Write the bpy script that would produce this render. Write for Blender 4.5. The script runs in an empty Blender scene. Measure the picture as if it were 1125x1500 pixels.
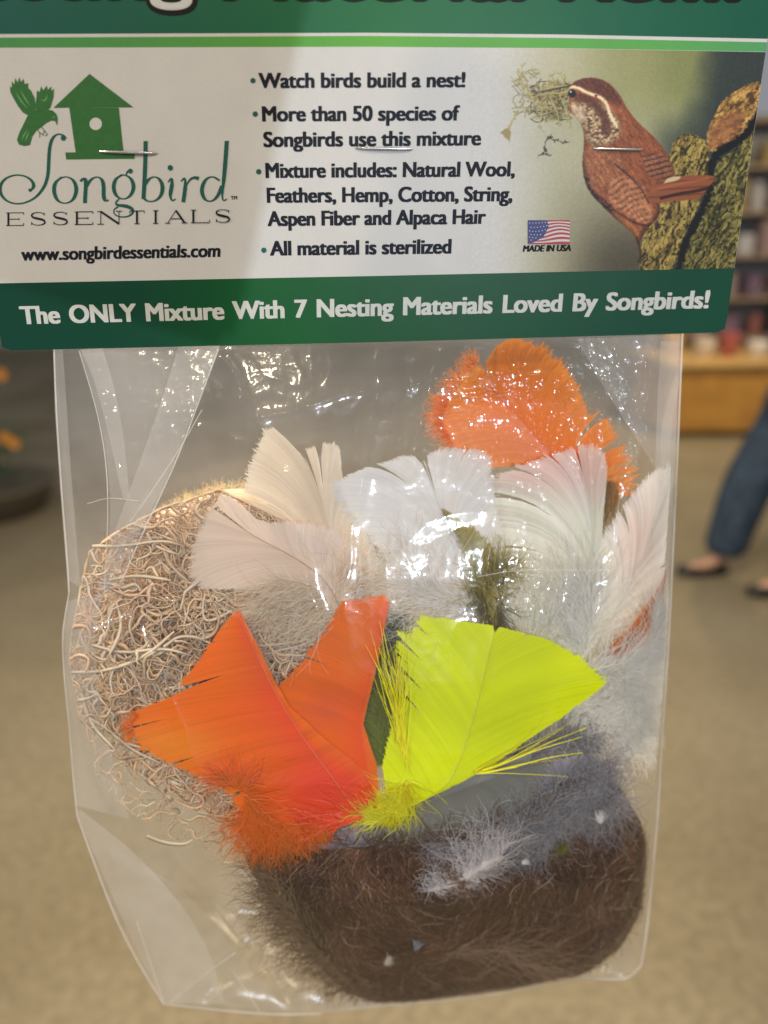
import bpy, math, random
import numpy as np
from mathutils import Matrix, Vector

S = bpy.context.scene
COL = S.collection
R = np.random.RandomState(7)
random.seed(7)

# ------------------------------------------------------------------ camera, light, exposure
F = 1083.0                      # focal length in photograph pixels (1125 wide)
PITCH, ROLL, CAMZ = math.radians(19.0), math.radians(-0.84), 1.5
cam = bpy.data.cameras.new('camera')
cam.sensor_fit = 'HORIZONTAL'
cam.sensor_width = 36.0
cam.lens = 36.0 * F / 1125.0
cam.clip_start, cam.clip_end = 0.01, 200
camo = bpy.data.objects.new('camera', cam)
COL.objects.link(camo)
RC = Matrix.Rotation(math.pi / 2 - PITCH, 3, 'X') @ Matrix.Rotation(ROLL, 3, 'Z')
camo.matrix_world = Matrix.Translation((0, 0, CAMZ)) @ RC.to_4x4()
S.camera = camo
cam.dof.use_dof = True
cam.dof.focus_distance = 0.187
cam.dof.aperture_fstop = (cam.lens / 1000) / 0.0035     # a 3.5 mm opening, as in a smartphone
cam.dof.aperture_blades = 0

W = bpy.data.worlds.new('World')
S.world = W
W.use_nodes = True
W.node_tree.nodes['Background'].inputs[0].default_value = (0.90, 0.93, 1.0, 1)
W.node_tree.nodes['Background'].inputs[1].default_value = 0.24


def lamp(name, loc, aim, power, size, col=(1, 0.82, 0.58), shape='DISK'):
    l = bpy.data.lights.new(name, 'AREA')
    l.shape, l.size, l.energy, l.color = shape, size, power, col
    o = bpy.data.objects.new(name, l)
    o.location = loc
    o.rotation_euler = (Vector(aim) - Vector(loc)).to_track_quat('-Z', 'Y').to_euler()
    COL.objects.link(o)


B0 = (0.0, 0.2, 1.4)
WARM, COOL = (1, 0.84, 0.60), (0.78, 0.88, 1.0)
lamp('ceiling_lamp', (0.55, -0.55, 2.7), B0, 5.5, 0.08, WARM)
lamp('ceiling_lamp', (-0.9, -0.75, 2.5), B0, 8.5, 0.08, WARM)
lamp('ceiling_lamp', (1.5, 0.3, 2.7), B0, 5.5, 0.08, WARM)
lamp('ceiling_lamp', (-0.1, -1.6, 2.7), B0, 7, 0.09, WARM)
lamp('ceiling_lamp', (-0.5, 1.3, 2.8), (-0.3, 1.2, 0), 30, 0.2, WARM)
lamp('ceiling_lamp', (0.9, 1.6, 2.8), (0.7, 1.8, 0), 34, 0.2, WARM)
lamp('ceiling_lamp', (-1.8, 0.6, 2.8), (-0.7, 0.7, 0), 34, 0.2, WARM)
lamp('ceiling_lamp', (2.8, 5.2, 2.9), (2.6, 6.0, 0.6), 60, 0.25, (1, 0.78, 0.45))
lamp('cool_light', (0.9, -2.6, 2.0), B0, 4, 0.12, COOL)
lamp('cool_light', (0.5, -1.6, 1.75), B0, 8.5, 0.03, COOL)  # added small cool lamp, placed for a sharp shadow edge on the card
lamp('cool_light', (-2.2, -0.5, 1.9), B0, 9, 0.22, COOL)

S.view_settings.view_transform = 'Standard'
S.view_settings.look = 'None'
S.view_settings.exposure = 0.27
S.view_settings.gamma = 1.0
try:
    S.cycles.use_denoising = True
    S.cycles.denoiser = 'OPENIMAGEDENOISE'
    S.cycles.transparent_max_bounces = 40
    S.cycles.max_bounces = 12
    S.cycles.diffuse_bounces = 8
    S.cycles.transmission_bounces = 8
    S.cycles.caustics_reflective = False
    S.cycles.caustics_refractive = False
    S.cycles.sample_clamp_indirect = 4.0
except Exception:
    pass

# ------------------------------------------------------------------ frames and mapping
YAW, DIST = math.radians(4.3), 0.2
rc = np.array(RC)


def ray(px, py):
    px, py = np.asarray(px, float), np.asarray(py, float)
    d = np.stack([px - 562.5, -(py - 750.0), np.full(np.broadcast(px, py).shape, -F)], -1)
    return d @ rc.T


# package frame: u to the right along the card, v up, w towards the camera
_r = ray(562, 500)
O0 = np.array([0, 0, CAMZ]) + _r * (DIST / _r[1])
RF = np.array([[math.cos(YAW), 0, math.sin(YAW)], [math.sin(YAW), 0, -math.cos(YAW)], [0, 1, 0]])
CL = (np.array([0, 0, CAMZ]) - O0) @ RF


def LP(px, py, w):
    """where the sight line through a traced point meets the upright sheet at depth w (metres)"""
    d = ray(px, py) @ RF
    t = (w - CL[2]) / d[..., 2]
    return CL + d * t[..., None]


def ground(px, py, z=0.0):
    d = ray(px, py)
    return np.array([0, 0, CAMZ]) + d * ((z - CAMZ) / d[2])


def at_depth(px, py, Y):
    d = ray(px, py)
    return np.array([0, 0, CAMZ]) + d * (Y / d[1])


# ------------------------------------------------------------------ small tools
def lin(c):
    c = np.asarray(c, float) / 255.0
    return np.where(c <= 0.04045, c / 12.92, ((c + 0.055) / 1.055) ** 2.4)


def alb(c, k=1.55):
    v = lin(c) * k
    return v * np.minimum(1.0, 0.88 / np.maximum(v.max(-1, keepdims=True), 1e-6))


def smooth(a, b, x):
    t = np.clip((x - a) / (b - a), 0, 1)
    return t * t * (3 - 2 * t)


_LAT = R.rand(16, 256, 256)


def noise(x, y, k=0):
    L = _LAT[k % 16]
    x, y = np.asarray(x, float) + 37.3 * k, np.asarray(y, float) + 11.9 * k
    xi, yi = np.floor(x).astype(int), np.floor(y).astype(int)
    fx, fy = x - xi, y - yi
    fx, fy = fx * fx * fx * (fx * (fx * 6 - 15) + 10), fy * fy * fy * (fy * (fy * 6 - 15) + 10)
    a, b = L[xi & 255, yi & 255], L[(xi + 1) & 255, yi & 255]
    c, d = L[xi & 255, (yi + 1) & 255], L[(xi + 1) & 255, (yi + 1) & 255]
    return (a * (1 - fx) + b * fx) * (1 - fy) + (c * (1 - fx) + d * fx) * fy


def fbm(x, y, n=4, k=0):
    s, a, t = 0, 1.0, 0
    for i in range(n):
        s = s + a * noise(x * 2 ** i, y * 2 ** i, k + i)
        t += a
        a *= 0.5
    return s / t


def poly_interp(P, t):
    P = np.asarray(P, float)
    seg = np.r_[0, np.cumsum(np.linalg.norm(np.diff(P, axis=0), axis=1))]
    seg /= seg[-1]
    return np.stack([np.interp(t, seg, P[:, i]) for i in range(P.shape[1])], -1)


def smooth_poly(P, n=40, it=3):
    P = np.asarray(P, float)
    for _ in range(it):
        Q = np.empty((2 * len(P), P.shape[1]))
        Q[0::2] = P
        Q[1::2] = P
        a, b = P[:-1] * 0.75 + P[1:] * 0.25, P[:-1] * 0.25 + P[1:] * 0.75
        M = np.empty((2 * len(a), P.shape[1]))
        M[0::2], M[1::2] = a, b
        P = np.vstack([P[:1], M, P[-1:]])
    return P


def raw_mesh(name, V, Fc, mat, cols=None, smoothsh=True, mats=None, mat_idx=None):
    V = np.asarray(V, np.float32).reshape(-1, 3)
    Fc = np.asarray(Fc, np.int32)
    m = bpy.data.meshes.new(name)
    k = Fc.shape[1]
    m.vertices.add(len(V))
    m.vertices.foreach_set('co', V.ravel())
    m.loops.add(Fc.size)
    m.loops.foreach_set('vertex_index', Fc.ravel())
    m.polygons.add(len(Fc))
    m.polygons.foreach_set('loop_start', np.arange(0, Fc.size, k, dtype=np.int32))
    m.polygons.foreach_set('loop_total', np.full(len(Fc), k, np.int32))
    for mm in (mats or [mat]):
        m.materials.append(mm)
    if mat_idx is not None:
        m.polygons.foreach_set('material_index', np.asarray(mat_idx, np.int32))
    m.polygons.foreach_set('use_smooth', np.full(len(Fc), bool(smoothsh)))
    if cols is not None:
        a = m.color_attributes.new('col', 'FLOAT_COLOR', 'POINT')
        c = np.ones((len(V), 4), np.float32)
        c[:, :3] = np.asarray(cols).reshape(-1, 3)
        a.data.foreach_set('color', c.ravel())
    m.update()
    m.validate()
    return m


def link(name, mesh, parent=None):
    o = bpy.data.objects.new(name, mesh)
    COL.objects.link(o)
    if parent is not None:
        o.parent = parent
    return o


def tag(o, label=None, cat=None, group=None, kind=None):
    for k, v in (('label', label), ('category', cat), ('group', group), ('kind', kind)):
        if v:
            o[k] = v
    return o


def to_frame(o, origin):
    M = Matrix([[RF[i][0], RF[i][1], RF[i][2], 0] for i in range(3)] + [[0, 0, 0, 1]])
    o.matrix_world = Matrix.Translation(Vector(O0 + RF @ np.asarray(origin))) @ M


def thing(name, label, cat, origin, group=None):
    o = bpy.data.objects.new(name, None)
    o.empty_display_size = 0.01
    COL.objects.link(o)
    to_frame(o, origin)
    return tag(o, label, cat, group)


# ------------------------------------------------------------------ materials
def mat(name, build):
    m = bpy.data.materials.new(name)
    m.use_nodes = True
    nt = m.node_tree
    nt.nodes.clear()
    out = nt.nodes.new('ShaderNodeOutputMaterial')
    s = build(nt)
    nt.links.new(s, out.inputs['Surface'])
    return m


def N(nt, t, **kw):
    n = nt.nodes.new('ShaderNode' + t)
    for k, v in kw.items():
        if k.startswith('i_'):
            n.inputs[k[2:].replace('_', ' ')].default_value = v
        else:
            setattr(n, k, v)
    return n


def principled(nt, color, rough=0.6, spec=0.4, grain=0, gscale=900, **kw):
    p = nt.nodes.new('ShaderNodeBsdfPrincipled')
    p.inputs['Roughness'].default_value = rough
    p.inputs['Specular IOR Level'].default_value = spec
    if isinstance(color, tuple):
        if grain:
            tc = N(nt, 'TexCoord')
            nz = N(nt, 'TexNoise', i_Scale=gscale, i_Detail=3.0)
            nt.links.new(tc.outputs['Object'], nz.inputs['Vector'])
            rp = N(nt, 'ValToRGB')
            rp.color_ramp.elements[0].position, rp.color_ramp.elements[1].position = 0.3, 0.7
            rp.color_ramp.elements[0].color = tuple(c * (1 - grain) for c in color) + (1,)
            rp.color_ramp.elements[1].color = tuple(min(1, c * (1 + grain)) for c in color) + (1,)
            nt.links.new(nz.outputs['Fac'], rp.inputs[0])
            nt.links.new(rp.outputs[0], p.inputs['Base Color'])
        else:
            p.inputs['Base Color'].default_value = color + (1,)
    else:
        nt.links.new(color, p.inputs['Base Color'])
    return p


def plain(name, color, rough=0.6, spec=0.4, grain=0.04, gscale=900, metallic=0.0):
    def b(nt):
        p = principled(nt, tuple(float(x) for x in color), rough, spec, grain, gscale)
        p.inputs['Metallic'].default_value = metallic
        return p.outputs[0]
    return mat(name, b)


def hair_mat(name, trans=0.45, clear=0.0, gloss=0.06):
    def b(nt):
        a = N(nt, 'Attribute', attribute_name='col')
        d = N(nt, 'BsdfDiffuse')
        t = N(nt, 'BsdfTranslucent')
        nt.links.new(a.outputs['Color'], d.inputs['Color'])
        nt.links.new(a.outputs['Color'], t.inputs['Color'])
        m = N(nt, 'MixShader')
        m.inputs[0].default_value = trans
        nt.links.new(d.outputs[0], m.inputs[1])
        nt.links.new(t.outputs[0], m.inputs[2])
        g = N(nt, 'BsdfGlossy', i_Roughness=0.38)
        m2 = N(nt, 'MixShader')
        m2.inputs[0].default_value = gloss
        nt.links.new(m.outputs[0], m2.inputs[1])
        nt.links.new(g.outputs[0], m2.inputs[2])
        if clear:
            tr = N(nt, 'BsdfTransparent')
            m3 = N(nt, 'MixShader')
            m3.inputs[0].default_value = clear
            nt.links.new(m2.outputs[0], m3.inputs[1])
            nt.links.new(tr.outputs[0], m3.inputs[2])
            return m3.outputs[0]
        return m2.outputs[0]
    return mat(name, b)


M_VANE = hair_mat('dyed_barbs', 0.2, 0.0, 0.03)
M_WHITE = hair_mat('white_barbs', 0.35, 0.10, 0.04)
M_DOWN = hair_mat('down_hairs', 0.52, 0.08, 0.03)
M_FIBRE = hair_mat('shaved_wood', 0.35, 0.0, 0.07)
M_WOOL = hair_mat('wool_hairs', 0.2, 0.0, 0.04)


def film_mat(name, haze, rough=0.10, bump=0.25, scale=260.0, tint=(0.90, 0.90, 0.92)):
    """clear film: mostly see-through, a little milky, mirror-like at its wrinkles"""
    def b(nt):
        tc = N(nt, 'TexCoord')
        nz = N(nt, 'TexNoise', i_Scale=scale, i_Detail=4.0, i_Roughness=0.55, i_Distortion=0.6)
        nt.links.new(tc.outputs['Object'], nz.inputs['Vector'])
        bp = N(nt, 'Bump')
        bp.inputs['Strength'].default_value = bump
        bp.inputs['Distance'].default_value = 0.001
        nt.links.new(nz.outputs['Fac'], bp.inputs['Height'])
        tr = N(nt, 'BsdfTransparent')
        df = N(nt, 'BsdfDiffuse')
        tl = N(nt, 'BsdfTranslucent')
        df.inputs['Color'].default_value = tint + (1,)
        tl.inputs['Color'].default_value = tint + (1,)
        md = N(nt, 'MixShader')
        md.inputs[0].default_value = 0.45
        nt.links.new(df.outputs[0], md.inputs[1])
        nt.links.new(tl.outputs[0], md.inputs[2])
        nl = N(nt, 'TexNoise', i_Scale=38.0, i_Detail=3.0)
        nt.links.new(tc.outputs['Object'], nl.inputs['Vector'])
        mr = N(nt, 'MapRange')
        mr.inputs['From Min'].default_value, mr.inputs['From Max'].default_value = 0.35, 0.65
        mr.inputs['To Min'].default_value, mr.inputs['To Max'].default_value = haze * 0.75, haze * 1.25
        nt.links.new(nl.outputs['Fac'], mr.inputs['Value'])
        m1 = N(nt, 'MixShader')
        nt.links.new(mr.outputs[0], m1.inputs[0])
        nt.links.new(tr.outputs[0], m1.inputs[1])
        nt.links.new(md.outputs[0], m1.inputs[2])
        gl = N(nt, 'BsdfGlossy', i_Roughness=rough)
        nt.links.new(bp.outputs[0], gl.inputs['Normal'])
        geo = N(nt, 'NewGeometry')
        dt = N(nt, 'VectorMath', operation='DOT_PRODUCT')
        nt.links.new(geo.outputs['Incoming'], dt.inputs[0])
        nt.links.new(bp.outputs[0], dt.inputs[1])
        ab = N(nt, 'Math', operation='ABSOLUTE')
        nt.links.new(dt.outputs['Value'], ab.inputs[0])
        om = N(nt, 'Math', operation='SUBTRACT')
        om.inputs[0].default_value = 1.0
        nt.links.new(ab.outputs[0], om.inputs[1])
        pw = N(nt, 'Math', operation='POWER')
        pw.inputs[1].default_value = 5.0
        nt.links.new(om.outputs[0], pw.inputs[0])
        ma = N(nt, 'Math', operation='MULTIPLY_ADD')
        ma.inputs[1].default_value, ma.inputs[2].default_value = 0.5, 0.05
        nt.links.new(pw.outputs[0], ma.inputs[0])
        g2 = N(nt, 'BsdfGlossy', i_Roughness=0.26)
        m0 = N(nt, 'MixShader')
        m0.inputs[0].default_value = 0.30
        nt.links.new(gl.outputs[0], m0.inputs[1])
        nt.links.new(g2.outputs[0], m0.inputs[2])
        m2 = N(nt, 'MixShader')
        nt.links.new(ma.outputs[0], m2.inputs[0])
        nt.links.new(m1.outputs[0], m2.inputs[1])
        nt.links.new(m0.outputs[0], m2.inputs[2])
        return m2.outputs[0]
    return mat(name, b)


M_FILM = film_mat('clear_film', 0.010, 0.055, 0.08)
M_BACK = film_mat('clear_film_rear', 0.15, 0.2, 0.1)
M_FOLD = film_mat('folded_film', 0.19, 0.10, 0.12)
M_SEAM = film_mat('film_edge', 0.6, 0.15, 0.2)


# =================================================================== THE SETTING
def box_bm(bm, c, s, rz=0.0, bevel=0.0):
    import bmesh
    r = bmesh.ops.create_cube(bm, size=1.0)
    vs = r['verts']
    bmesh.ops.scale(bm, vec=s, verts=vs)
    if bevel:
        es = list({e for v in vs for e in v.link_edges})
        rr = bmesh.ops.bevel(bm, geom=es, offset=bevel, segments=2, affect='EDGES')
        vs = list({v for f in rr['faces'] for v in f.verts} | {v for v in vs if v.is_valid})
    bmesh.ops.rotate(bm, cent=(0, 0, 0), matrix=Matrix.Rotation(rz, 3, 'Z'), verts=vs)
    bmesh.ops.translate(bm, vec=c, verts=vs)


def bm_obj(name, fn, m, parent=None, sm=False):
    import bmesh
    bm = bmesh.new()
    fn(bm)
    me = bpy.data.meshes.new(name)
    bm.to_mesh(me)
    bm.free()
    me.materials.append(m)
    if sm:
        me.polygons.foreach_set('use_smooth', [True] * len(me.polygons))
    return link(name, me, parent)


def lathe(bm, prof, n=20, c=(0, 0, 0)):
    rings = []
    for r_, z in prof:
        rings.append([bm.verts.new((c[0] + r_ * math.cos(2 * math.pi * i / n), c[1] + r_ * math.sin(2 * math.pi * i / n), c[2] + z)) for i in range(n)])
    for a, b in zip(rings[:-1], rings[1:]):
        for i in range(n):
            bm.faces.new((a[i], a[(i + 1) % n], b[(i + 1) % n], b[i]))
    bm.faces.new(list(reversed(rings[0])))
    bm.faces.new(rings[-1])


def carpet(nt):
    tc = N(nt, 'TexCoord')
    n1 = N(nt, 'TexNoise', i_Scale=1.1, i_Detail=4.0)
    n2 = N(nt, 'TexNoise', i_Scale=38.0, i_Detail=3.0)
    for n in (n1, n2):
        nt.links.new(tc.outputs['Object'], n.inputs['Vector'])
    r1 = N(nt, 'ValToRGB')
    e = r1.color_ramp.elements
    e[0].position, e[1].position = 0.36, 0.62
    e[0].color, e[1].color = (0.205, 0.168, 0.110, 1), (0.270, 0.228, 0.156, 1)
    r2 = N(nt, 'ValToRGB')
    e = r2.color_ramp.elements
    e[0].position, e[1].position = 0.38, 0.62
    e[0].color, e[1].color = (0.86, 0.86, 0.85, 1), (1.10, 1.10, 1.08, 1)
    nt.links.new(n1.outputs['Fac'], r1.inputs[0])
    nt.links.new(n2.outputs['Fac'], r2.inputs[0])
    mx = N(nt, 'MixRGB', blend_type='MULTIPLY')
    mx.inputs[0].default_value = 1
    nt.links.new(r1.outputs[0], mx.inputs[1])
    nt.links.new(r2.outputs[0], mx.inputs[2])
    p = principled(nt, mx.outputs[0], 0.95, 0.1)
    return p.outputs[0]


M_CARPET = mat('beige_carpet', carpet)


def grid_sheet(x0, x1, y0, y1, z, nx, ny, amp=0.0):
    X, Y = np.meshgrid(np.linspace(x0, x1, nx), np.linspace(y0, y1, ny), indexing='ij')
    Z = z + amp * (fbm(X * 3, Y * 3, 3) - 0.5)
    V = np.stack([X, Y, Z], -1).reshape(-1, 3)
    i = np.arange((nx - 1) * (ny - 1))
    a = (i // (ny - 1)) * ny + i % (ny - 1)
    return V, np.stack([a, a + ny, a + ny + 1, a + 1], -1)


V, Fq = grid_sheet(-9, 9, -3, 14, 0, 60, 60, 0.0)
tag(link('floor', raw_mesh('floor', V, Fq, M_CARPET)), kind='structure')

M_WALL = plain('painted_wall', (0.50, 0.46, 0.40), 0.8, 0.2, 0.05, 3)
tag(bm_obj('wall', lambda bm: box_bm(bm, (0, 14.1, 1.6), (18, 0.2, 3.2)), M_WALL), kind='structure')

# display plinth, orange wood
M_WOOD = plain('orange_wood', (0.46, 0.24, 0.055), 0.35, 0.5, 0.15, 7)
M_WOODTOP = plain('lit_wood', (0.62, 0.42, 0.17), 0.25, 0.5, 0.10, 9)  # paler than the sides to imitate light reflected off the top
gp = ground(1010, 642)
PX0, PY0 = gp[0] - 0.22, gp[1]
pl = bpy.data.objects.new('display_counter', None)
COL.objects.link(pl)
pl.location = (PX0 + 0.9, PY0 + 0.45, 0)
tag(pl, 'low orange wood counter with its top coloured paler for reflected light beyond the carpet', 'counter')
bm_obj('side_panel', lambda bm: box_bm(bm, (0, 0, 0.33), (1.8, 0.9, 0.54), 0, 0.006), M_WOOD, pl)
bm_obj('plinth_base', lambda bm: box_bm(bm, (0, 0, 0.03), (1.74, 0.84, 0.056)), plain('dark_kick', (0.10, 0.06, 0.03)), pl)
bm_obj('counter_top', lambda bm: box_bm(bm, (0, 0, 0.628), (1.88, 0.98, 0.05), 0, 0.008), M_WOODTOP, pl)

# shelf unit behind it
M_UP = plain('grey_metal', (0.32, 0.32, 0.34), 0.4, 0.5)
M_SHELF = plain('shelf_board', (0.26, 0.20, 0.15), 0.5, 0.4, 0.1, 9)
su = bpy.data.objects.new('shelf_unit', None)
COL.objects.link(su)
SX, SY = PX0 + 1.15, PY0 + 1.25
su.location = (SX, SY, 0)
tag(su, 'tall retail shelf unit with brown boards behind the low counter', 'shelf unit')
bm_obj('back_panel', lambda bm: box_bm(bm, (0, 0.21, 1.35), (1.9, 0.02, 2.7)), plain('pale_panel', (0.26, 0.28, 0.33), 0.7), su)
for sx in (-0.97, 0.97):
    bm_obj('upright', lambda bm, sx=sx: box_bm(bm, (sx, 0, 1.35), (0.04, 0.44, 2.7), 0, 0.004), M_UP, su)
SH = [0.72, 1.08, 1.46, 1.84, 2.22, 2.6]
for z in SH:
    bm_obj('shelf', lambda bm, z=z: box_bm(bm, (0, -0.01, z), (1.89, 0.40, 0.03), 0, 0.004), M_SHELF, su)
goods = [((0.09, 0.10, 0.16), 'dark blue'), ((0.22, 0.09, 0.09), 'red'), ((0.34, 0.35, 0.40), 'white'), ((0.05, 0.09, 0.22), 'bright blue'),
         ((0.15, 0.10, 0.17), 'purple'), ((0.28, 0.21, 0.10), 'mustard'), ((0.04, 0.05, 0.06), 'black'), ((0.24, 0.18, 0.20), 'pink grey')]
lvl = ['lowest', 'second lowest', 'third', 'fourth', 'topmost']
for li, z in enumerate(SH[:5]):
    x = SX - 0.78
    k = 0
    while x < SX + 0.75 and k < 6:
        w_, h_ = R.uniform(0.10, 0.2), R.uniform(0.16, 0.30)
        c, cn = goods[(li * 3 + k * 5 + 2) % 8]
        m_ = plain('package_' + cn.replace(' ', '_'), c, 0.4, 0.5, 0.2, 25)
        if (k + li) % 3 == 0:
            o = bm_obj('jar', lambda bm, w_=w_, h_=h_: lathe(bm, [(w_ * .38, 0), (w_ * .42, .01), (w_ * .42, h_ * .75), (w_ * .3, h_ * .84), (w_ * .3, h_ * .87), (w_ * .33, h_ * .88), (w_ * .33, h_)]), m_)
            nm = 'jar'
        else:
            o = bm_obj('carton', lambda bm, w_=w_, h_=h_: box_bm(bm, (0, 0, h_ / 2), (w_, 0.16, h_), 0, 0.005), m_)
            nm = 'carton'
        o.location = (x + w_ / 2, SY - 0.06, z + 0.016)
        tag(o, '%s %s on the %s board of the shelf unit, %s from left' % (cn, nm, lvl[li], ['first', 'second', 'third', 'fourth', 'fifth', 'sixth'][k]), nm, 'goods standing on the shelf unit')
        x += w_ + R.uniform(0.05, 0.14)
        k += 1
for k, (dx, dy, c, cn, h_) in enumerate([(-0.55, -0.22, (0.62, 0.55, 0.5), 'cream', 0.16), (-0.32, -0.18, (0.35, 0.10, 0.10), 'dark red', 0.2),
                                         (-0.10, -0.24, (0.65, 0.65, 0.68), 'white', 0.13), (0.14, -0.15, (0.10, 0.16, 0.36), 'navy', 0.22), (-0.70, 0.1, (0.6, 0.36, 0.1), 'amber', 0.18)]):
    o = bm_obj('bowl', lambda bm, h_=h_: lathe(bm, [(0.05, 0), (0.055, 0.006), (0.085, h_ * .5), (0.095, h_), (0.088, h_), (0.075, h_ * .5), (0.03, 0.02)]), plain('glazed_' + cn.replace(' ', '_'), c, 0.25, 0.5, 0.1, 30), sm=False)
    o.location = (PX0 + 0.9 + dx, PY0 + 0.45 + dy, 0.654)
    tag(o, '%s glazed bowl standing on the pale top of the low counter' % cn, 'bowl', 'bowls on the low counter')

# person at the right edge (jeans, black flat shoes)
M_JEAN = plain('blue_denim', (0.045, 0.068, 0.105), 0.85, 0.2, 0.35, 28)
M_SKIN = plain('skin', (0.58, 0.33, 0.22), 0.5, 0.4, 0.06, 40)
M_SHOE = plain('black_leather', (0.012, 0.012, 0.014), 0.35, 0.5)
M_TOP = plain('dark_knit', (0.06, 0.07, 0.09), 0.9, 0.1, 0.3, 60)
M_HAIR = plain('brown_hair', (0.07, 0.04, 0.02), 0.5, 0.4, 0.3, 90)


def skin_obj(name, nodes, edges, m, parent, sub=2):
    me = bpy.data.meshes.new(name)
    me.from_pydata([n[0] for n in nodes], edges, [])
    o = link(name, me, parent)
    md = o.modifiers.new('skin', 'SKIN')
    md.use_smooth_shade = True
    for i, n in enumerate(nodes):
        r_ = n[1]
        me.skin_vertices[0].data[i].radius = r_ if isinstance(r_, tuple) else (r_, r_)
    me.skin_vertices[0].data[0].use_root = True
    s_ = o.modifiers.new('sub', 'SUBSURF')
    s_.levels = s_.render_levels = sub
    dg = bpy.context.evaluated_depsgraph_get()
    me2 = bpy.data.meshes.new_from_object(o.evaluated_get(dg))
    o.modifiers.clear()
    o.data = me2
    me2.materials.clear()
    me2.materials.append(m)
    me2.polygons.foreach_set('use_smooth', [True] * len(me2.polygons))
    return o


f1, f2 = ground(1044, 842), ground(1150, 872)
base = (f1 + f2) / 2
per = bpy.data.objects.new('person', None)
COL.objects.link(per)
per.location = (base[0], base[1], 0)
tag(per, 'person in blue jeans and black flat shoes walking on the carpet at right', 'person')
a1, a2 = f1 - base, f2 - base
hipx = 0.13
# bare body (head, neck, arms, feet), one continuous surface
nodes = [((hipx, 0, 0.95), (0.13, 0.10)), ((hipx + .01, 0, 1.15), (0.125, 0.09)), ((hipx, 0, 1.36), (0.15, 0.10)), ((hipx - .01, 0, 1.46), (0.055, 0.055)),
         ((hipx - .03, 0, 1.54), (0.055, 0.06)), ((hipx - .05, 0, 1.62), (0.085, 0.075)), ((hipx - .05, 0, 1.70), (0.06, 0.06)),
         ((hipx, 0.17, 1.38), 0.05), ((hipx + .03, 0.22, 1.12), 0.042), ((hipx + .12, 0.24, 0.90), 0.032), ((hipx + .15, 0.24, 0.82), 0.026),
         ((hipx, -0.17, 1.38), 0.05), ((hipx + .05, -0.22, 1.12), 0.042), ((hipx + .02, -0.22, 0.88), 0.032), ((hipx + .01, -0.22, 0.80), 0.026),
         ((hipx * .7, (a1[1]) * .5 + .05, 0.86), 0.075), ((a1[0] * .6 + .05, a1[1] * .8, 0.48), 0.055), ((a1[0] + .02, a1[1], 0.09), 0.034), ((a1[0] - .05, a1[1], 0.045), (0.036, 0.028)), ((a1[0] - .13, a1[1], 0.03), (0.038, 0.018)),
         ((hipx * .7, (a2[1]) * .5 - .05, 0.86), 0.075), ((a2[0] * .75 + .03, a2[1] * .8, 0.48), 0.055), ((a2[0] + .02, a2[1], 0.09), 0.034), ((a2[0] - .05, a2[1], 0.045), (0.036, 0.028)), ((a2[0] - .13, a2[1], 0.03), (0.038, 0.018))]
E = [(0, 1), (1, 2), (2, 3), (3, 4), (4, 5), (5, 6), (2, 7), (7, 8), (8, 9), (9, 10), (2, 11), (11, 12), (12, 13), (13, 14),
     (0, 15), (15, 16), (16, 17), (17, 18), (18, 19), (0, 20), (20, 21), (21, 22), (22, 23), (23, 24)]
skin_obj('body', nodes, E, M_SKIN, per)
jn = [((hipx, 0, 1.0), (0.15, 0.13)), ((hipx, 0, 0.93), (0.155, 0.13)),
      ((hipx * .75, a1[1] * .5 + .03, 0.80), 0.105), ((a1[0] * .6 + .05, a1[1] * .8, 0.48), 0.125), ((a1[0] * .9 + .04, a1[1], 0.20), (0.115, 0.10)), ((a1[0] + .04, a1[1], 0.09), (0.118, 0.10)),
      ((hipx * .75, a2[1] * .5 - .03, 0.80), 0.105), ((a2[0] * .75 + .035, a2[1] * .8, 0.48), 0.085), ((a2[0] * .9 + .03, a2[1], 0.20), (0.080, 0.08)), ((a2[0] + .03, a2[1], 0.10), (0.086, 0.084))]
skin_obj('jeans', jn, [(0, 1), (1, 2), (2, 3), (3, 4), (4, 5), (1, 6), (6, 7), (7, 8), (8, 9)], M_JEAN, per)
tn = [((hipx, 0, 0.98), (0.15, 0.125)), ((hipx + .01, 0, 1.15), (0.145, 0.11)), ((hipx, 0, 1.35), (0.165, 0.12)), ((hipx - .01, 0, 1.43), (0.09, 0.09)),
      ((hipx, 0.17, 1.38), 0.065), ((hipx + .03, 0.22, 1.12), 0.055), ((hipx + .11, 0.24, 0.93), 0.045),
      ((hipx, -0.17, 1.38), 0.065), ((hipx + .05, -0.22, 1.12), 0.055), ((hipx + .02, -0.22, 0.91), 0.045)]
skin_obj('sweater', tn, [(0, 1), (1, 2), (2, 3), (2, 4), (4, 5), (5, 6), (2, 7), (7, 8), (8, 9)], M_TOP, per)
skin_obj('hair', [((hipx - .01, 0, 1.72), (0.095, 0.085)), ((hipx + .045, 0, 1.62), (0.075, 0.09)), ((hipx + .06, 0, 1.48), (0.045, 0.09))], [(0, 1), (1, 2)], M_HAIR, per)
for a in (a1, a2):
    skin_obj('shoe', [((a[0] + .07, a[1], 0.035), (0.040, 0.034)), ((a[0] + .0, a[1], 0.026), (0.040, 0.026)), ((a[0] - .09, a[1], 0.026), (0.050, 0.026)), ((a[0] - .15, a[1], 0.028), (0.046, 0.030)), ((a[0] - .185, a[1], 0.024), (0.030, 0.022))],
             [(0, 1), (1, 2), (2, 3), (3, 4)], M_SHOE, per)

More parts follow.
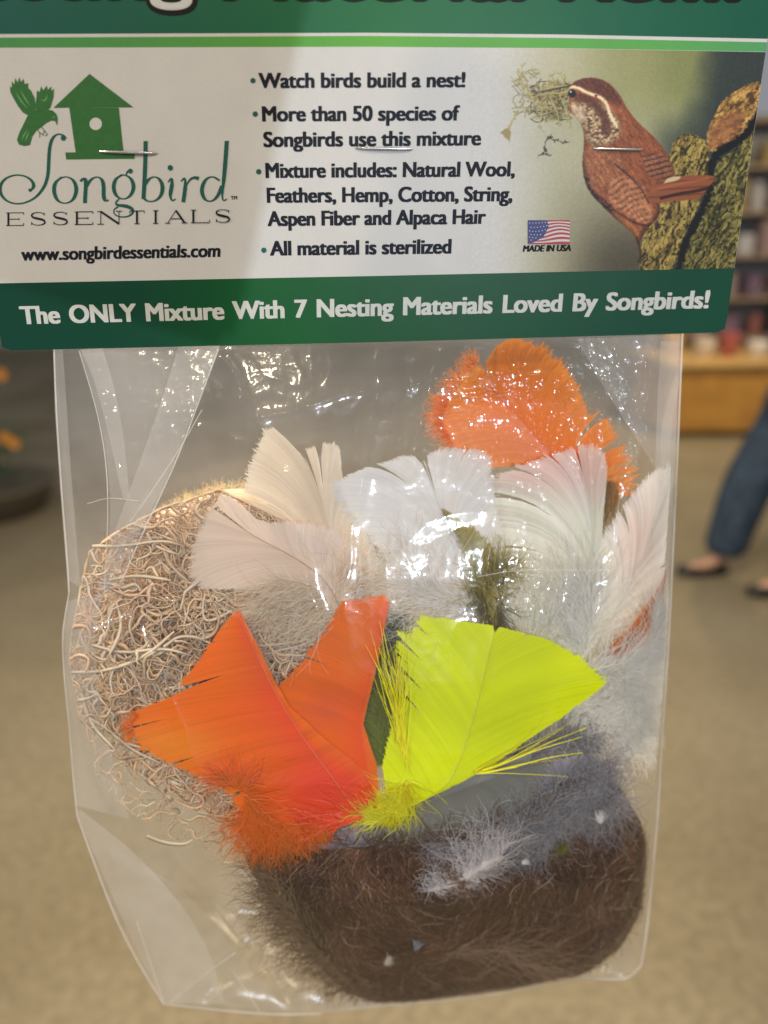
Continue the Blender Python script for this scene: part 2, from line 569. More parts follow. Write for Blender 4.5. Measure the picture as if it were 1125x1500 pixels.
# plant with orange blooms at the left edge; dark pot imitates carpet shade
M_LEAF = plain('plant_leaf', (0.05, 0.14, 0.03), 0.5, 0.3, 0.3, 30)
M_BLOOM = plain('orange_bloom', (0.75, 0.33, 0.06), 0.6, 0.2, 0.1, 30)
M_SHADEPOT = plain('carpet_shade_dark', (0.12, 0.10, 0.07), 0.7, 0.3)
g0 = ground(-12, 748)
pt = bpy.data.objects.new('potted_plant', None)
COL.objects.link(pt)
pt.location = (g0[0], g0[1], 0)
tag(pt, 'potted plant with orange blooms at the left edge, its dark round pot imitating a shadow on the carpet', 'potted plant')
bm_obj('carpet_shade_pot', lambda bm: lathe(bm, [(0.30, 0), (0.33, 0.01), (0.40, 0.17), (0.42, 0.19), (0.40, 0.20), (0.36, 0.19), (0.3, 0.15)], 28), M_SHADEPOT, pt, True)


def leaves(bm):
    for i in range(240):
        a, r_, h_ = random.uniform(0, 6.28), random.uniform(0, 0.24), random.uniform(0.2, 0.62)
        c = Vector((r_ * math.cos(a), r_ * math.sin(a), h_))
        d = Vector((math.cos(a), math.sin(a), random.uniform(-.2, .8))).normalized() * random.uniform(.06, .1)
        s = Vector((-math.sin(a), math.cos(a), random.uniform(-.3, .3))) * 0.022
        vs = [bm.verts.new(c), bm.verts.new(c + d * .5 + s), bm.verts.new(c + d), bm.verts.new(c + d * .5 - s)]
        bm.faces.new(vs)


o = bm_obj('foliage', leaves, M_LEAF, pt)
o['kind'] = 'stuff'
for px_, py_ in ((22, 648), (3, 548), (8, 640), (-20, 600), (-50, 570), (-60, 650)):
    q = at_depth(px_, py_, g0[1] - 0.12 + random.uniform(-.08, .08))
    q = q - np.array([g0[0], g0[1], 0])

    def bloom(bm, q=q):
        for j in range(10):
            a = j * 0.628
            c = Vector(q)
            d = Vector((math.cos(a), -0.35, math.sin(a))) * 0.04
            s = Vector((-math.sin(a), 0, math.cos(a))) * 0.018
            vs = [bm.verts.new(c), bm.verts.new(c + d * .6 + s), bm.verts.new(c + d), bm.verts.new(c + d * .6 - s)]
            bm.faces.new(vs)
        lathe(bm, [(0.004, -.012), (0.014, -.004), (0.014, .004), (0.004, .012)], 8, q)
    bm_obj('bloom', bloom, M_BLOOM, pt)

# =================================================================== THE PACKAGE: header card
def pal(c):
    return alb(c, 1.12)


pk_origin = LP(562, 20, np.float64(0.003))
pk = thing('hanging_package', 'clear plastic bag of nesting material stapled under a green and white header card', 'package', pk_origin)


def bow(px):
    return 0.003 * (1 - ((px - 562.0) / 562.0) ** 2)


def CP(px, py, lift=0.0):
    px, py = np.asarray(px, float), np.asarray(py, float)
    return LP(px, py, bow(px) + lift) - pk_origin


YT = -90.0
curves_y = {   # traced rows of the print, x -> y
    'top': lambda x: YT + 0 * x,
    'white0': lambda x: np.interp(x, [-40, 0, 540, 820, 1130], [50.5, 50, 48, 50.5, 57]),
    'white1': lambda x: np.interp(x, [-40, 0, 540, 820, 1130], [55.5, 55, 52.5, 55.5, 62]),
    'lite1': lambda x: np.interp(x, [-40, 0, 540, 820, 1130], [70.5, 70, 68.5, 70.5, 76]),
    'band0': lambda x: np.interp(x, [-40, 0, 560, 1085], [416, 415, 404, 392.5]),
    'bot': lambda x: np.interp(x, [-40, 3, 560, 1062], [514.5, 513.5, 501, 487]),
}
rows = ['top', 'white0', 'white1', 'lite1', 'band0', 'bot']


def xl(y):
    return 3 - 0.151 * (512 - y)


def xr(y):
    return 1062 + 0.1456 * (487 - y)


def ramp_mat(name, stops, rough=0.42, spec=0.3, axis='X'):
    def b(nt):
        tc = N(nt, 'TexCoord')
        sp = N(nt, 'SeparateXYZ')
        nt.links.new(tc.outputs['Object'], sp.inputs[0])
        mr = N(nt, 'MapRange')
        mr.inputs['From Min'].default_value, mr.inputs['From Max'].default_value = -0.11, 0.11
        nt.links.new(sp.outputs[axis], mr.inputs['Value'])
        r = N(nt, 'ValToRGB')
        e = r.color_ramp.elements
        while len(e) < len(stops):
            e.new(0.5)
        for i, (p_, c) in enumerate(stops):
            e[i].position = p_
            e[i].color = tuple(float(v) for v in c) + (1,)
        nt.links.new(mr.outputs[0], r.inputs[0])
        nz = N(nt, 'TexNoise', i_Scale=2600.0, i_Detail=2.0)
        nt.links.new(tc.outputs['Object'], nz.inputs['Vector'])
        n3 = N(nt, 'TexNoise', i_Scale=90.0, i_Detail=4.0)
        nt.links.new(tc.outputs['Object'], n3.inputs['Vector'])
        ad = N(nt, 'Math', operation='ADD')
        nt.links.new(nz.outputs['Fac'], ad.inputs[0])
        nt.links.new(n3.outputs['Fac'], ad.inputs[1])
        m3 = N(nt, 'MapRange')
        m3.inputs['From Min'].default_value, m3.inputs['From Max'].default_value = 0.6, 1.4
        m3.inputs['To Min'].default_value, m3.inputs['To Max'].default_value = 0.93, 1.05
        nt.links.new(ad.outputs[0], m3.inputs['Value'])
        mx = N(nt, 'VectorMath', operation='SCALE')
        nt.links.new(r.outputs[0], mx.inputs[0])
        nt.links.new(m3.outputs[0], mx.inputs['Scale'])
        p = principled(nt, mx.outputs[0], rough, spec)
        bp = N(nt, 'Bump')
        bp.inputs['Strength'].default_value = 0.12
        bp.inputs['Distance'].default_value = 0.0004
        nt.links.new(n3.outputs['Fac'], bp.inputs['Height'])
        nt.links.new(bp.outputs[0], p.inputs['Normal'])
        return p.outputs[0]
    return mat(name, b)


M_DK = ramp_mat('dark_green_ramp', [(0.0, pal((8, 78, 78))), (0.3, pal((8, 84, 62))), (0.5, pal((10, 98, 50))), (0.75, pal((10, 88, 62))), (1, pal((8, 78, 62)))])  # this and the next two greens shift in tone along the card's width
M_LG = ramp_mat('light_green_ramp', [(0.0, pal((62, 130, 80))), (0.25, pal((72, 140, 70))), (0.5, pal((88, 160, 52))), (0.8, pal((84, 155, 78))), (1, pal((72, 145, 105)))])
M_BG = ramp_mat('band_green_ramp', [(0.0, pal((0, 56, 44))), (0.22, pal((0, 62, 42))), (0.36, pal((2, 82, 34))), (0.55, pal((2, 74, 38))), (0.8, pal((2, 66, 46))), (1, pal((2, 62, 46)))])
M_WH = ramp_mat('white_card', [(0, (0.60, 0.595, 0.59)), (1, (0.615, 0.615, 0.615))], 0.4)
nx = 80
ss = np.linspace(0, 1, nx + 1)
sub = {0: 4, 1: 1, 2: 1, 3: 10, 4: 4}
midx = {0: 0, 1: 1, 2: 2, 3: 1, 4: 3}
Yrows, rmat = [], []
for r_ in range(5):
    fa, fb = curves_y[rows[r_]], curves_y[rows[r_ + 1]]
    for j in range(sub[r_]):
        Yrows.append((fa, fb, j / sub[r_]))
        rmat.append(midx[r_])
Yrows.append((curves_y['band0'], curves_y['bot'], 1.0))
grid = []
for fa, fb, t in Yrows:
    x = xl(300) + (xr(300) - xl(300)) * ss
    for _ in range(4):
        y = fa(x) * (1 - t) + fb(x) * t
        x = xl(y) + (xr(y) - xl(y)) * ss
    if (fa, fb, t) == Yrows[-1]:          # rounded lower corners
        y = y - 5 * (np.clip(1 - ss * 1062 / 8, 0, 1) ** 2 + np.clip(1 - (1 - ss) * 1062 / 8, 0, 1) ** 2)
    grid.append((x, y))
gx, gy = np.array([g[0] for g in grid]), np.array([g[1] for g in grid])
Vf, Vb = CP(gx, gy, 0), CP(gx, gy, 0) - np.array([0, 0, 0.0006])
nr = len(grid)
nv = nr * (nx + 1)
idx = np.arange(nv).reshape(nr, nx + 1)
q = np.stack([idx[1:, :-1], idx[1:, 1:], idx[:-1, 1:], idx[:-1, :-1]], -1)
fm = np.repeat(np.array(rmat)[:, None], nx, 1)
FF, FM = [q.reshape(-1, 4)], [fm.ravel()]
FF.append(q.reshape(-1, 4)[:, ::-1] + nv)
FM.append(np.full(q.shape[0] * nx, 1))
for line in (idx[0], idx[-1][::-1], idx[:, -1], idx[::-1, 0]):
    a, b = line[:-1], line[1:]
    FF.append(np.stack([a, b, b + nv, a + nv], -1))
    FM.append(np.full(len(a), 1))
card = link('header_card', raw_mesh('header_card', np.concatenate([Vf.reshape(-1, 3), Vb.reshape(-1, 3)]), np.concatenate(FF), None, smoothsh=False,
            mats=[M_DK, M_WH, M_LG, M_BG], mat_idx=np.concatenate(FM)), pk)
card['label'] = 'green and white printed card folded over the top of the bag'

INK = 0.00007
M_INK = plain('dark_ink', pal((18, 22, 34)), 0.5, 0.2)
M_BLACK = plain('black_ink', pal((12, 12, 14)), 0.5, 0.2)
M_TEAL = plain('teal_ink', pal((12, 82, 72)), 0.4, 0.4)
M_LOGO = plain('leaf_green_ink', pal((44, 100, 48)), 0.4, 0.4, 0.08)
M_LOGO2 = plain('pale_leaf_green_ink', pal((104, 158, 100)), 0.4, 0.4, 0.08)
M_PAPER = plain('white_ink', (0.60, 0.60, 0.595), 0.4, 0.4)
M_CREAMINK = plain('cream_white_ink', (0.58, 0.595, 0.58), 0.4, 0.4)
NAD = np.array([516.0, 3912.0])


def glyphs(s, space=1.0, word=1.0):
    c = bpy.data.curves.new('t', 'FONT')
    c.body, c.resolution_u = s, 6
    c.space_character, c.space_word = space, word
    o = bpy.data.objects.new('t', c)
    COL.objects.link(o)
    dg = bpy.context.evaluated_depsgraph_get()
    dg.update()
    me = bpy.data.meshes.new_from_object(o.evaluated_get(dg))
    me.calc_loop_triangles()
    V = np.array([v.co[:2] for v in me.vertices])
    T = np.array([t.vertices[:] for t in me.loop_triangles])
    bpy.data.objects.remove(o)
    bpy.data.curves.remove(c)
    return V, T


_HV, _ = glyphs('H')
CAP = _HV[:, 1].max() - _HV[:, 1].min()


def text(s, x0, y0, x1, y1, cap, m, bold=1.25, shear=0.0, name='lettering', lift=INK, space=1.0, word=1.0, label=None, vb=0.35):
    V, T = glyphs(s, space, word)
    V = V.copy()
    X0, X1 = V[:, 0].min(), V[:, 0].max()
    V[:, 0] = (V[:, 0] - X0) / (X1 - X0)
    h = V[:, 1] / CAP * cap
    L = x1 - x0
    bx = x0 + bold + (L - 2 * bold) * V[:, 0]
    by = y0 + (y1 - y0) * V[:, 0]
    up = np.stack([bx, by], -1) - NAD
    up /= np.linalg.norm(up, axis=1)[:, None]
    P = np.stack([bx + shear * h, by], -1) + up * h[:, None]
    VV, TT = [], []
    sh = [(-1, vb), (1, vb), (-1, -vb), (1, -vb), (0, 0)] if bold else [(0, 0)]
    if bold > 2:
        sh = [(math.cos(a), math.sin(a)) for a in np.linspace(0, 6.28, 17)[:-1]] + [(0, 0)]
    for i, (dx, dy) in enumerate(sh):
        VV.append(CP(P[:, 0] + dx * bold, P[:, 1] + dy * bold, lift + i * 3e-6))
        TT.append(T + i * len(P))
    o = link(name, raw_mesh(name, np.concatenate(VV), np.concatenate(TT), m, smoothsh=False), card)
    if label:
        o['label'] = label
    return o


def polys(name, plist, m, lift=INK, parent=None, step=4e-6):
    """flat printed shapes"""
    me = bpy.data.meshes.new(name)
    vs, fs = [], []
    from mathutils.geometry import tessellate_polygon
    for k, p in enumerate(plist):
        p = np.asarray(p, float)
        q_ = CP(p[:, 0], p[:, 1], lift + k * step)
        n0 = len(vs)
        vs += [tuple(v) for v in q_]
        for t in tessellate_polygon([[Vector((a[0], -a[1], 0)) for a in p]]):
            A, B, C_ = p[t[0]], p[t[1]], p[t[2]]
            cr = (B[0] - A[0]) * -(C_[1] - A[1]) + (B[1] - A[1]) * (C_[0] - A[0])
            t = t if cr > 0 else t[::-1]
            fs.append(tuple(n0 + i for i in t))
    me.from_pydata(vs, [], fs)
    me.materials.append(m)
    return link(name, me, parent or card)


def stroke(pts, wd, n=None, it=3, stress=None):
    """outline polygon of a pen stroke; stress=(thin, thick) makes a broad-pen line"""
    P = smooth_poly(pts, it=it) if it else np.asarray(pts, float)
    n = n or max(8, int(np.linalg.norm(np.diff(P, axis=0), axis=1).sum() / 2.0))
    Q = poly_interp(P, np.linspace(0, 1, n))
    T = np.gradient(Q, axis=0)
    T /= np.linalg.norm(T, axis=1)[:, None] + 1e-9
    Nn = np.stack([-T[:, 1], T[:, 0]], -1)
    if stress:
        w_ = stress[0] + (stress[1] - stress[0]) * np.abs(T[:, 1]) ** 2.2
    else:
        w_ = np.interp(np.linspace(0, 1, n), np.linspace(0, 1, len(wd)), wd) if hasattr(wd, '__len__') else np.full(n, wd)
    return np.concatenate([Q + Nn * w_[:, None] / 2, (Q - Nn * w_[:, None] / 2)[::-1]])


def disc(cx, cy, r, n=20, ry=None):
    a = np.linspace(0, 2 * math.pi, n + 1)[:-1]
    return np.stack([cx + r * np.cos(a), cy + (ry or r) * np.sin(a)], -1)


def quads_stroke(name, strokes, m, lift=INK):
    """strokes given as outline polygons from stroke(): built as quad strips so that self-crossing is fine"""
    vs, fs = [], []
    for k, p in enumerate(strokes):
        n = len(p) // 2
        q_ = CP(p[:, 0], p[:, 1], lift + k * 3e-6)
        n0 = len(vs)
        vs += [tuple(v) for v in q_]
        for i in range(n - 1):
            fs.append((n0 + i, n0 + i + 1, n0 + 2 * n - 2 - i, n0 + 2 * n - 1 - i))
    me = bpy.data.meshes.new(name)
    me.from_pydata(vs, [], fs)
    me.materials.append(m)
    return link(name, me, card)


# --- text block
text('Watch birds build a nest!', 379, 128.6, 681.5, 127.3, 21.5, M_INK)
text('More than 50 species of', 384, 177.5, 673, 176, 21.5, M_INK)
text('Songbirds use this mixture', 386, 215, 704.5, 212.5, 21.5, M_INK)
text('Mixture includes: Natural Wool,', 389, 260.3, 754, 258, 21.3, M_INK)
text('Feathers, Hemp, Cotton, String,', 391, 296.6, 750.5, 294.4, 21.3, M_INK)
text('Aspen Fiber and Alpaca Hair', 392, 330.8, 711.5, 327.5, 21, M_INK)
text('All material is sterilized', 395.5, 374, 661, 371, 20.6, M_INK)
polys('bullet_dots', [disc(370.5, 118, 3.9), disc(373.8, 167, 3.9), disc(379, 251.5, 3.9), disc(386.5, 366.5, 3.9)], M_TEAL)
text('The ONLY Mixture With 7 Nesting Materials Loved By Songbirds!', 31, 474.5, 1037.5, 451, 25.5, M_CREAMINK, bold=1.5, word=1.35,
     label='white slogan lettering on the green band')
text('www.songbirdessentials.com', 31, 381.5, 322.5, 375.8, 18.5, M_INK, bold=1.0, shear=0.12)
text('MADE IN USA', 765.5, 368.6, 836.5, 367.6, 9.0, M_BLACK, bold=0.75, shear=0.1)
text('TM', 338, 292.5, 347.5, 292, 5.2, M_INK, bold=0.25)
# big title, only its lower edge is in view
text('Nesting Material Refill', -150, -9, 1088, -5, 64, M_BLACK, bold=9, name='title_outline', label='black outline of the large title at the top')
text('Nesting Material Refill', -146, -10, 1084, -6, 64, M_CREAMINK, bold=2.2, name='title_fill', lift=INK + 9e-5, label='white fill of the large title at the top')

# --- logo, traced in a 2.96x enlargement
K = 1 / 2.96


def c1(p):
    return np.asarray(p, float) * K


bh = [c1(p) for p in ([(388, 320), (578, 465), (232, 467)], [(300, 467), (515, 467), (535, 656), (328, 661)], [(283, 661), (583, 656), (583, 688), (287, 691)])]
polys('birdhouse_logo', bh, M_LOGO)
polys('birdhouse_hole', [c1(disc(415, 537, 27))], M_PAPER, INK + 2e-5)
wing1 = [(45, 400), (43, 372), (52, 380), (50, 352), (62, 366), (66, 338), (76, 358), (84, 334), (90, 356), (102, 342), (106, 364), (122, 360), (122, 382), (134, 392), (150, 425), (156, 470), (128, 503), (100, 488), (78, 460), (58, 425)]
wing2 = [(152, 470), (157, 425), (160, 392), (172, 398), (178, 374), (188, 392), (202, 370), (207, 390), (222, 374), (222, 394), (234, 384), (232, 420), (218, 468), (190, 484)]
body = [(128, 486), (160, 474), (200, 474), (228, 479), (244, 494), (250, 512), (248, 544), (238, 524), (222, 522), (202, 532), (182, 548), (158, 566), (140, 590), (134, 612), (130, 628), (105, 633), (82, 626), (73, 606), (84, 574), (104, 534), (116, 508)]
polys('flying_bird_logo', [c1(wing1), c1(wing2), c1(body)], M_LOGO)
quads_stroke('flying_bird_detail', [c1(stroke(p, 3.2 if i < 5 else 2.2)) for i, p in enumerate([
    [(158, 556), (172, 574), (172, 596)], [(178, 548), (192, 566), (205, 582)], [(192, 566), (186, 588)], [(172, 574), (186, 584)], [(205, 582), (196, 590)]])], M_LOGO)
quads_stroke('flying_bird_highlight', [c1(stroke(p, [1, 6, 1])) for p in [[(68, 400), (92, 440), (120, 470)], [(88, 390), (110, 430), (132, 462)], [(176, 430), (196, 440), (206, 410)], [(92, 612), (104, 585), (120, 560)], [(108, 616), (118, 590), (130, 566)]]]
             + [c1(stroke([(229, 508), (236, 509)], 6))], M_LOGO2, INK + 3e-5)
SW = (5.0, 17.0)
script = [stroke([(284, 600), (272, 584), (248, 580), (226, 598), (214, 640), (211, 700), (208, 765), (190, 815), (150, 862), (90, 886), (36, 878), (2, 845), (-2, 805), (22, 772), (68, 756), (115, 764), (143, 788), (147, 812), (128, 828)], 0, stress=(6, 15)),
          stroke([(268, 768), (238, 790), (232, 830), (248, 872), (283, 884), (318, 868), (334, 822), (320, 780), (288, 764), (262, 772)], 0, stress=SW),
          stroke([(348, 786), (366, 768), (373, 790), (370, 835), (368, 880)], 0, stress=SW),
          stroke([(372, 812), (392, 778), (420, 764), (444, 778), (450, 812), (448, 850), (456, 874), (470, 866)], 0, stress=SW),
          stroke([(528, 758), (500, 775), (490, 812), (502, 850), (534, 866), (566, 850), (582, 812), (570, 774), (540, 756), (518, 762)], 0, stress=SW),
          stroke([(545, 762), (552, 742), (568, 738)], [5, 8, 9]),
          stroke([(516, 862), (500, 878), (506, 890), (545, 892), (574, 904), (578, 922), (558, 938), (524, 942), (494, 930), (492, 908), (512, 896)], [5, 8, 12, 15, 14, 8, 6, 5, 5, 5, 6]),
          stroke([(622, 614), (641, 614)], 5), stroke([(631, 612), (630, 700), (626, 790), (622, 862)], 18),
          stroke([(624, 806), (650, 768), (684, 766), (706, 800), (702, 844), (674, 872), (640, 874), (622, 858)], 0, stress=SW),
          stroke([(728, 790), (746, 768), (746, 800), (736, 850), (746, 872), (762, 862)], [5, 10, 17, 17, 9, 4]),
          stroke([(784, 786), (802, 768), (804, 800), (800, 840), (794, 876)], [5, 10, 17, 17, 16]),
          stroke([(804, 812), (820, 780), (840, 768), (862, 774)], [5, 7, 10, 16]),
          stroke([(952, 782), (920, 762), (888, 778), (872, 822), (884, 864), (914, 876), (944, 852), (962, 806)], 0, stress=SW),
          stroke([(974, 614), (992, 612)], 5), stroke([(983, 612), (978, 690), (970, 780), (962, 850), (968, 872), (984, 862)], [18, 18, 18, 16, 10, 4])]
quads_stroke('script_lettering', [c1(s) for s in script], M_TEAL)
polys('script_dots', [c1(disc(274, 598, 11)), c1(disc(738, 727, 11.5)), c1(disc(565, 741, 10)), c1(disc(129, 824, 6.5))], M_TEAL, INK + 6e-5)
# wide roman capitals
LET = {'E': ([[(0, 0), (0, 1)]], [[(0, 0), (1, 0)], [(0, 1), (1, 1)], [(0, .5), (.7, .5)], [(1, 0), (1, .16)], [(1, 1), (1, .82)], [(.7, .42), (.7, .58)], [(-.14, 0), (0, 0)], [(-.14, 1), (0, 1)]]),
       'S': ([], [[(.92, .02), (.92, .24)], [(.06, .98), (.06, .74)]]),
       'N': ([[(0.05, 0), (.95, 1)]], [[(0.05, 0), (0.05, 1)], [(.95, 0), (.95, 1)], [(-.12, 1), (.2, 1)], [(.8, 0), (1.1, 0)], [(-.12, 0), (.1, 0)]]),
       'T': ([[(.5, 0), (.5, 1)]], [[(0, 0), (1, 0)], [(0, 0), (0, .18)], [(1, 0), (1, .18)], [(.32, 1), (.68, 1)]]),
       'I': ([[(.5, 0), (.5, 1)]], [[(.2, 0), (.8, 0)], [(.2, 1), (.8, 1)]]),
       'A': ([[(.5, 0), (.98, 1)]], [[(.5, 0), (.06, 1)], [(.22, .66), (.8, .66)], [(-.1, 1), (.2, 1)], [(.8, 1), (1.14, 1)]]),
       'L': ([[(0, 0), (0, 1)]], [[(0, 1), (1, 1)], [(1, 1), (1, .78)], [(-.16, 0), (.18, 0)], [(-.16, 1), (0, 1)]])}
spots = [('E', 36, 102), ('S', 133, 196), ('S', 230, 292), ('E', 333, 402), ('N', 432, 520), ('T', 562, 625), ('I', 655, 694), ('A', 722, 802), ('L', 838, 908), ('S', 934, 996)]
st = []
for ch, xa, xb in spots:
    thick, thin = LET[ch]

    def mp(p, xa=xa, xb=xb):
        p = np.asarray(p, float)
        x = xa + (xb - xa) * p[:, 0]
        return np.stack([x, 923 - (x - 30) * 0.0155 + 55 * p[:, 1]], -1)
    if ch == 'S':
        st.append(stroke(mp([(.92, .16), (.7, .0), (.3, 0), (.04, .14), (.1, .38), (.5, .49), (.92, .6), (1.0, .86), (.7, 1.0), (.3, 1.0), (.06, .84)]), [3, 3, 3, 6, 9, 9.5, 9, 6, 3, 3, 3]))
    for t in thick:
        st.append(stroke(mp(t), 8.5, n=2, it=0))
    for t in thin:
        st.append(stroke(mp(t), 3.2, n=2, it=0))
quads_stroke('capital_lettering', [c1(s) for s in st], M_INK)

# --- flag emblem
fx0, fx1, fy0, fy1 = 773, 834.5, 322.5, 357.5


def fw(u, v):
    x = fx0 + (fx1 - fx0) * u
    y = fy0 + (fy1 - fy0) * v
    amp = 3.2 * np.sin(u * 6.0 + 0.6 - v * 0.8) * np.sin(np.pi * np.clip(v, 0, 1)) - 3.0 * (u - .45) * np.sin(np.pi * np.clip(v, 0, 1))
    return np.stack([x, y + amp], -1)


M_RED = plain('flag_red_ink', pal((165, 48, 52)), 0.4)
M_BLUE = plain('flag_blue_ink', pal((40, 48, 108)), 0.4)
uu = np.linspace(0, 1, 24)
polys('flag_ground', [np.concatenate([fw(uu, 0 * uu), fw(uu[::-1], 0 * uu + 1)])], M_PAPER)
polys('flag_stripes', [np.concatenate([fw(uu, 0 * uu + k / 13), fw(uu[::-1], 0 * uu + (k + 1) / 13)]) for k in range(0, 13, 2)], M_RED, INK + 3e-5)
u2 = np.linspace(0, 0.46, 10)
polys('flag_canton', [np.concatenate([fw(u2, 0 * u2), fw(np.array([.46, .5, .38, .2, 0.08, 0]), np.array([.0, .3, .62, .82, .95, .97]))])], M_BLUE, INK + 7e-5)
stars = []
for j in range(6):
    for i in range(6):
        u_, v_ = 0.045 + i * 0.075 + (j % 2) * 0.035, 0.09 + j * 0.14
        if u_ < 0.46 - max(0, v_ - .35) * 0.75:
            c = fw(np.array([u_]), np.array([v_]))[0]
            stars.append(disc(c[0], c[1], 0.85, 5))
polys('flag_stars', stars, M_PAPER, INK + 1e-4, step=0)

# --- the printed photograph of a wren (painted point by point, traced in a 2.778x enlargement)
KX = 2.778


def seg_dist(x, y, P, close=True):
    P = np.asarray(P, float)
    D = np.full(x.shape, 1e9)
    Q = np.roll(P, -1, 0) if close else P[1:]
    A = P if close else P[:-1]
    for a, b in zip(A, Q):
        ab = b - a
        t = np.clip(((x - a[0]) * ab[0] + (y - a[1]) * ab[1]) / (ab @ ab + 1e-9), 0, 1)
        D = np.minimum(D, np.hypot(x - a[0] - t * ab[0], y - a[1] - t * ab[1]))
    return D


def inside(x, y, P):
    P = np.asarray(P, float)
    c = np.zeros(x.shape, bool)
    j = len(P) - 1
    for i in range(len(P)):
        xi, yi, xj, yj = *P[i], *P[j]
        if yi != yj:
            c ^= ((yi > y) != (yj > y)) & (x < (xj - xi) * (y - yi) / (yj - yi) + xi)
        j = i
    return c


def pm(x, y, P, soft=3.0, rough=0.0, sm=2):
    P = np.asarray(P, float)
    if sm:
        P = smooth_poly(np.vstack([P, P[:1]]), it=sm)[:-1]
    d = seg_dist(x, y, P)
    d = np.where(inside(x, y, P), d, -d)
    if rough:
        d = d + rough * (fbm(x / 9, y / 9, 3, 3) - 0.5) * 2
    return smooth(-soft, soft, d)


def line_m(x, y, P, wd, soft=2.0, sm=2):
    P = smooth_poly(P, it=sm) if sm else np.asarray(P, float)
    return 1 - smooth(wd / 2 - soft, wd / 2 + soft, seg_dist(x, y, P, False))


pnx, pny = 350, 300
s_, t_ = np.meshgrid(np.linspace(0, 1, pnx), np.linspace(0, 1, pny))
ya = curves_y['lite1'](690 + 440 * s_) + 0.3
yb = curves_y['band0'](690 + 380 * s_) - 0.1
Yp = ya + (yb - ya) * t_
Xp = 690 + (xr(Yp) - 0.2 - 690) * s_
x, y = (Xp - 720) * KX, (Yp - 60) * KX


def mixc(C_, c, m):
    return C_ * (1 - m[..., None]) + np.asarray(c, float) * m[..., None]


C = np.zeros(x.shape + (3,)) + np.array([186, 185.5, 185.])
u1 = x + 0.18 * (y - 400)
C = mixc(C, (168, 166, 138), smooth(-20, 330, x + 40 * (fbm(x / 200, y / 200, 2) - .5)) * 0.95)
C = mixc(C, (138, 140, 92), smooth(250, 560, x) * smooth(560, 150, y) * 0.85)
C = mixc(C, (112, 122, 70), smooth(560, 800, x) * smooth(470, 120, y) * 0.6)
C = mixc(C, (118, 112, 86), smooth(150, 600, u1) * smooth(420, 760, y) * 0.75)
C = mixc(C, (78, 72, 58), smooth(330, 620, u1) * smooth(650, 900, y) * 0.85)
C = mixc(C, (52, 62, 62), smooth(770, 930, x + 60 * (fbm(x / 120, y / 120, 2, 5) - .5) + (y - 200) * .25) * 0.95)
C = mixc(C, (60, 70, 62), smooth(600, 740, x) * smooth(250, 420, y) * 0.7)
C += (fbm(x / 6, y / 6, 2, 6)[..., None] - 0.5) * 12
# posts
post_a = [(600, 940), (612, 800), (660, 700), (700, 600), (722, 470), (738, 410), (780, 376), (830, 380), (884, 420), (890, 520), (860, 640), (800, 760), (768, 850), (745, 940)]
post_b = [(880, 440), (872, 380), (900, 310), (950, 230), (1030, 180), (1085, 165), (1125, 170), (1125, 300), (1060, 360), (1000, 410), (930, 470)]
post_c = [(745, 940), (790, 830), (850, 720), (890, 610), (905, 520), (940, 470), (1000, 440), (1010, 400), (1070, 330), (1125, 260), (1125, 960), (745, 960)]


def bark(C, m, base, dark, lite, ang, sc=1.0, k=0):
    ca, sa = math.cos(ang), math.sin(ang)
    a, b = (x * ca + y * sa) / (46 * sc), (-x * sa + y * ca) / (9 * sc)
    wv = fbm(x / 40, y / 40, 3, k) * 4
    n1 = fbm(a + wv * .4, b + wv, 3, k)
    n2 = fbm(x / 11, y / 11, 3, k + 4)
    c = np.zeros(C.shape) + np.array(base, float)
    c = mixc(c, lite, smooth(.52, .72, n1) * .85)
    c = mixc(c, dark, smooth(.47, .30, n1))
    c = mixc(c, dark, smooth(.42, .28, n2) * .8)
    c = mixc(c, lite, smooth(.62, .76, n2) * .6)
    return mixc(C, 0, m) + c * m[..., None]


C = bark(C, pm(x, y, post_b, 3, 6), (150, 112, 58), (84, 62, 36), (196, 158, 84), 2.35, 1.2, 2)
C = mixc(C, (150, 92, 58), pm(x, y, [(880, 440), (890, 350), (960, 290), (1040, 280), (1000, 380), (930, 440)], 18) * .6)
C = bark(C, pm(x, y, post_a, 3, 7), (128, 108, 52), (58, 50, 26), (178, 156, 78), 1.9, 1.0, 5)
C = bark(C, pm(x, y, post_c, 2, 4), (102, 96, 48), (48, 46, 26), (150, 138, 72), 2.0, .9, 8)
crack = [(745, 940), (762, 850), (800, 760), (840, 700), (885, 590), (876, 530), (890, 470), (935, 420), (1000, 400), (1060, 320), (1100, 240), (1100, 310), (1040, 400), (985, 440), (925, 475), (905, 530), (905, 600), (860, 720), (800, 820), (775, 940)]
C = mixc(C, (20, 20, 24), pm(x, y, crack, 7, 12))
# moss and string in the beak
moss = [[(130, 90), (118, 140), (140, 190), (165, 230)], [(85, 150), (120, 170), (150, 215), (175, 240)], [(150, 240), (110, 270), (95, 310), (70, 350), (45, 375)], [(100, 310), (70, 350), (70, 405)],
        [(230, 190), (235, 140), (275, 122), (300, 150), (290, 185)], [(190, 180), (215, 200), (260, 185), (310, 190)], [(170, 230), (220, 215), (280, 215), (330, 200)], [(200, 250), (210, 300), (190, 350), (210, 375)],
        [(240, 230), (270, 290), (280, 345)], [(280, 220), (310, 290), (322, 350)], [(160, 210), (175, 260), (220, 280), (260, 260)], [(245, 380), (215, 410), (225, 450), (190, 470)], [(235, 395), (270, 405), (308, 412)], [(215, 450), (240, 468)]]
C = mixc(C, (128, 118, 66), pm(x, y, [(165, 215), (225, 170), (320, 185), (330, 260), (290, 320), (240, 320), (195, 280)], 10, 26) * smooth(.34, .50, fbm(x / 14, y / 14, 3, 9)))
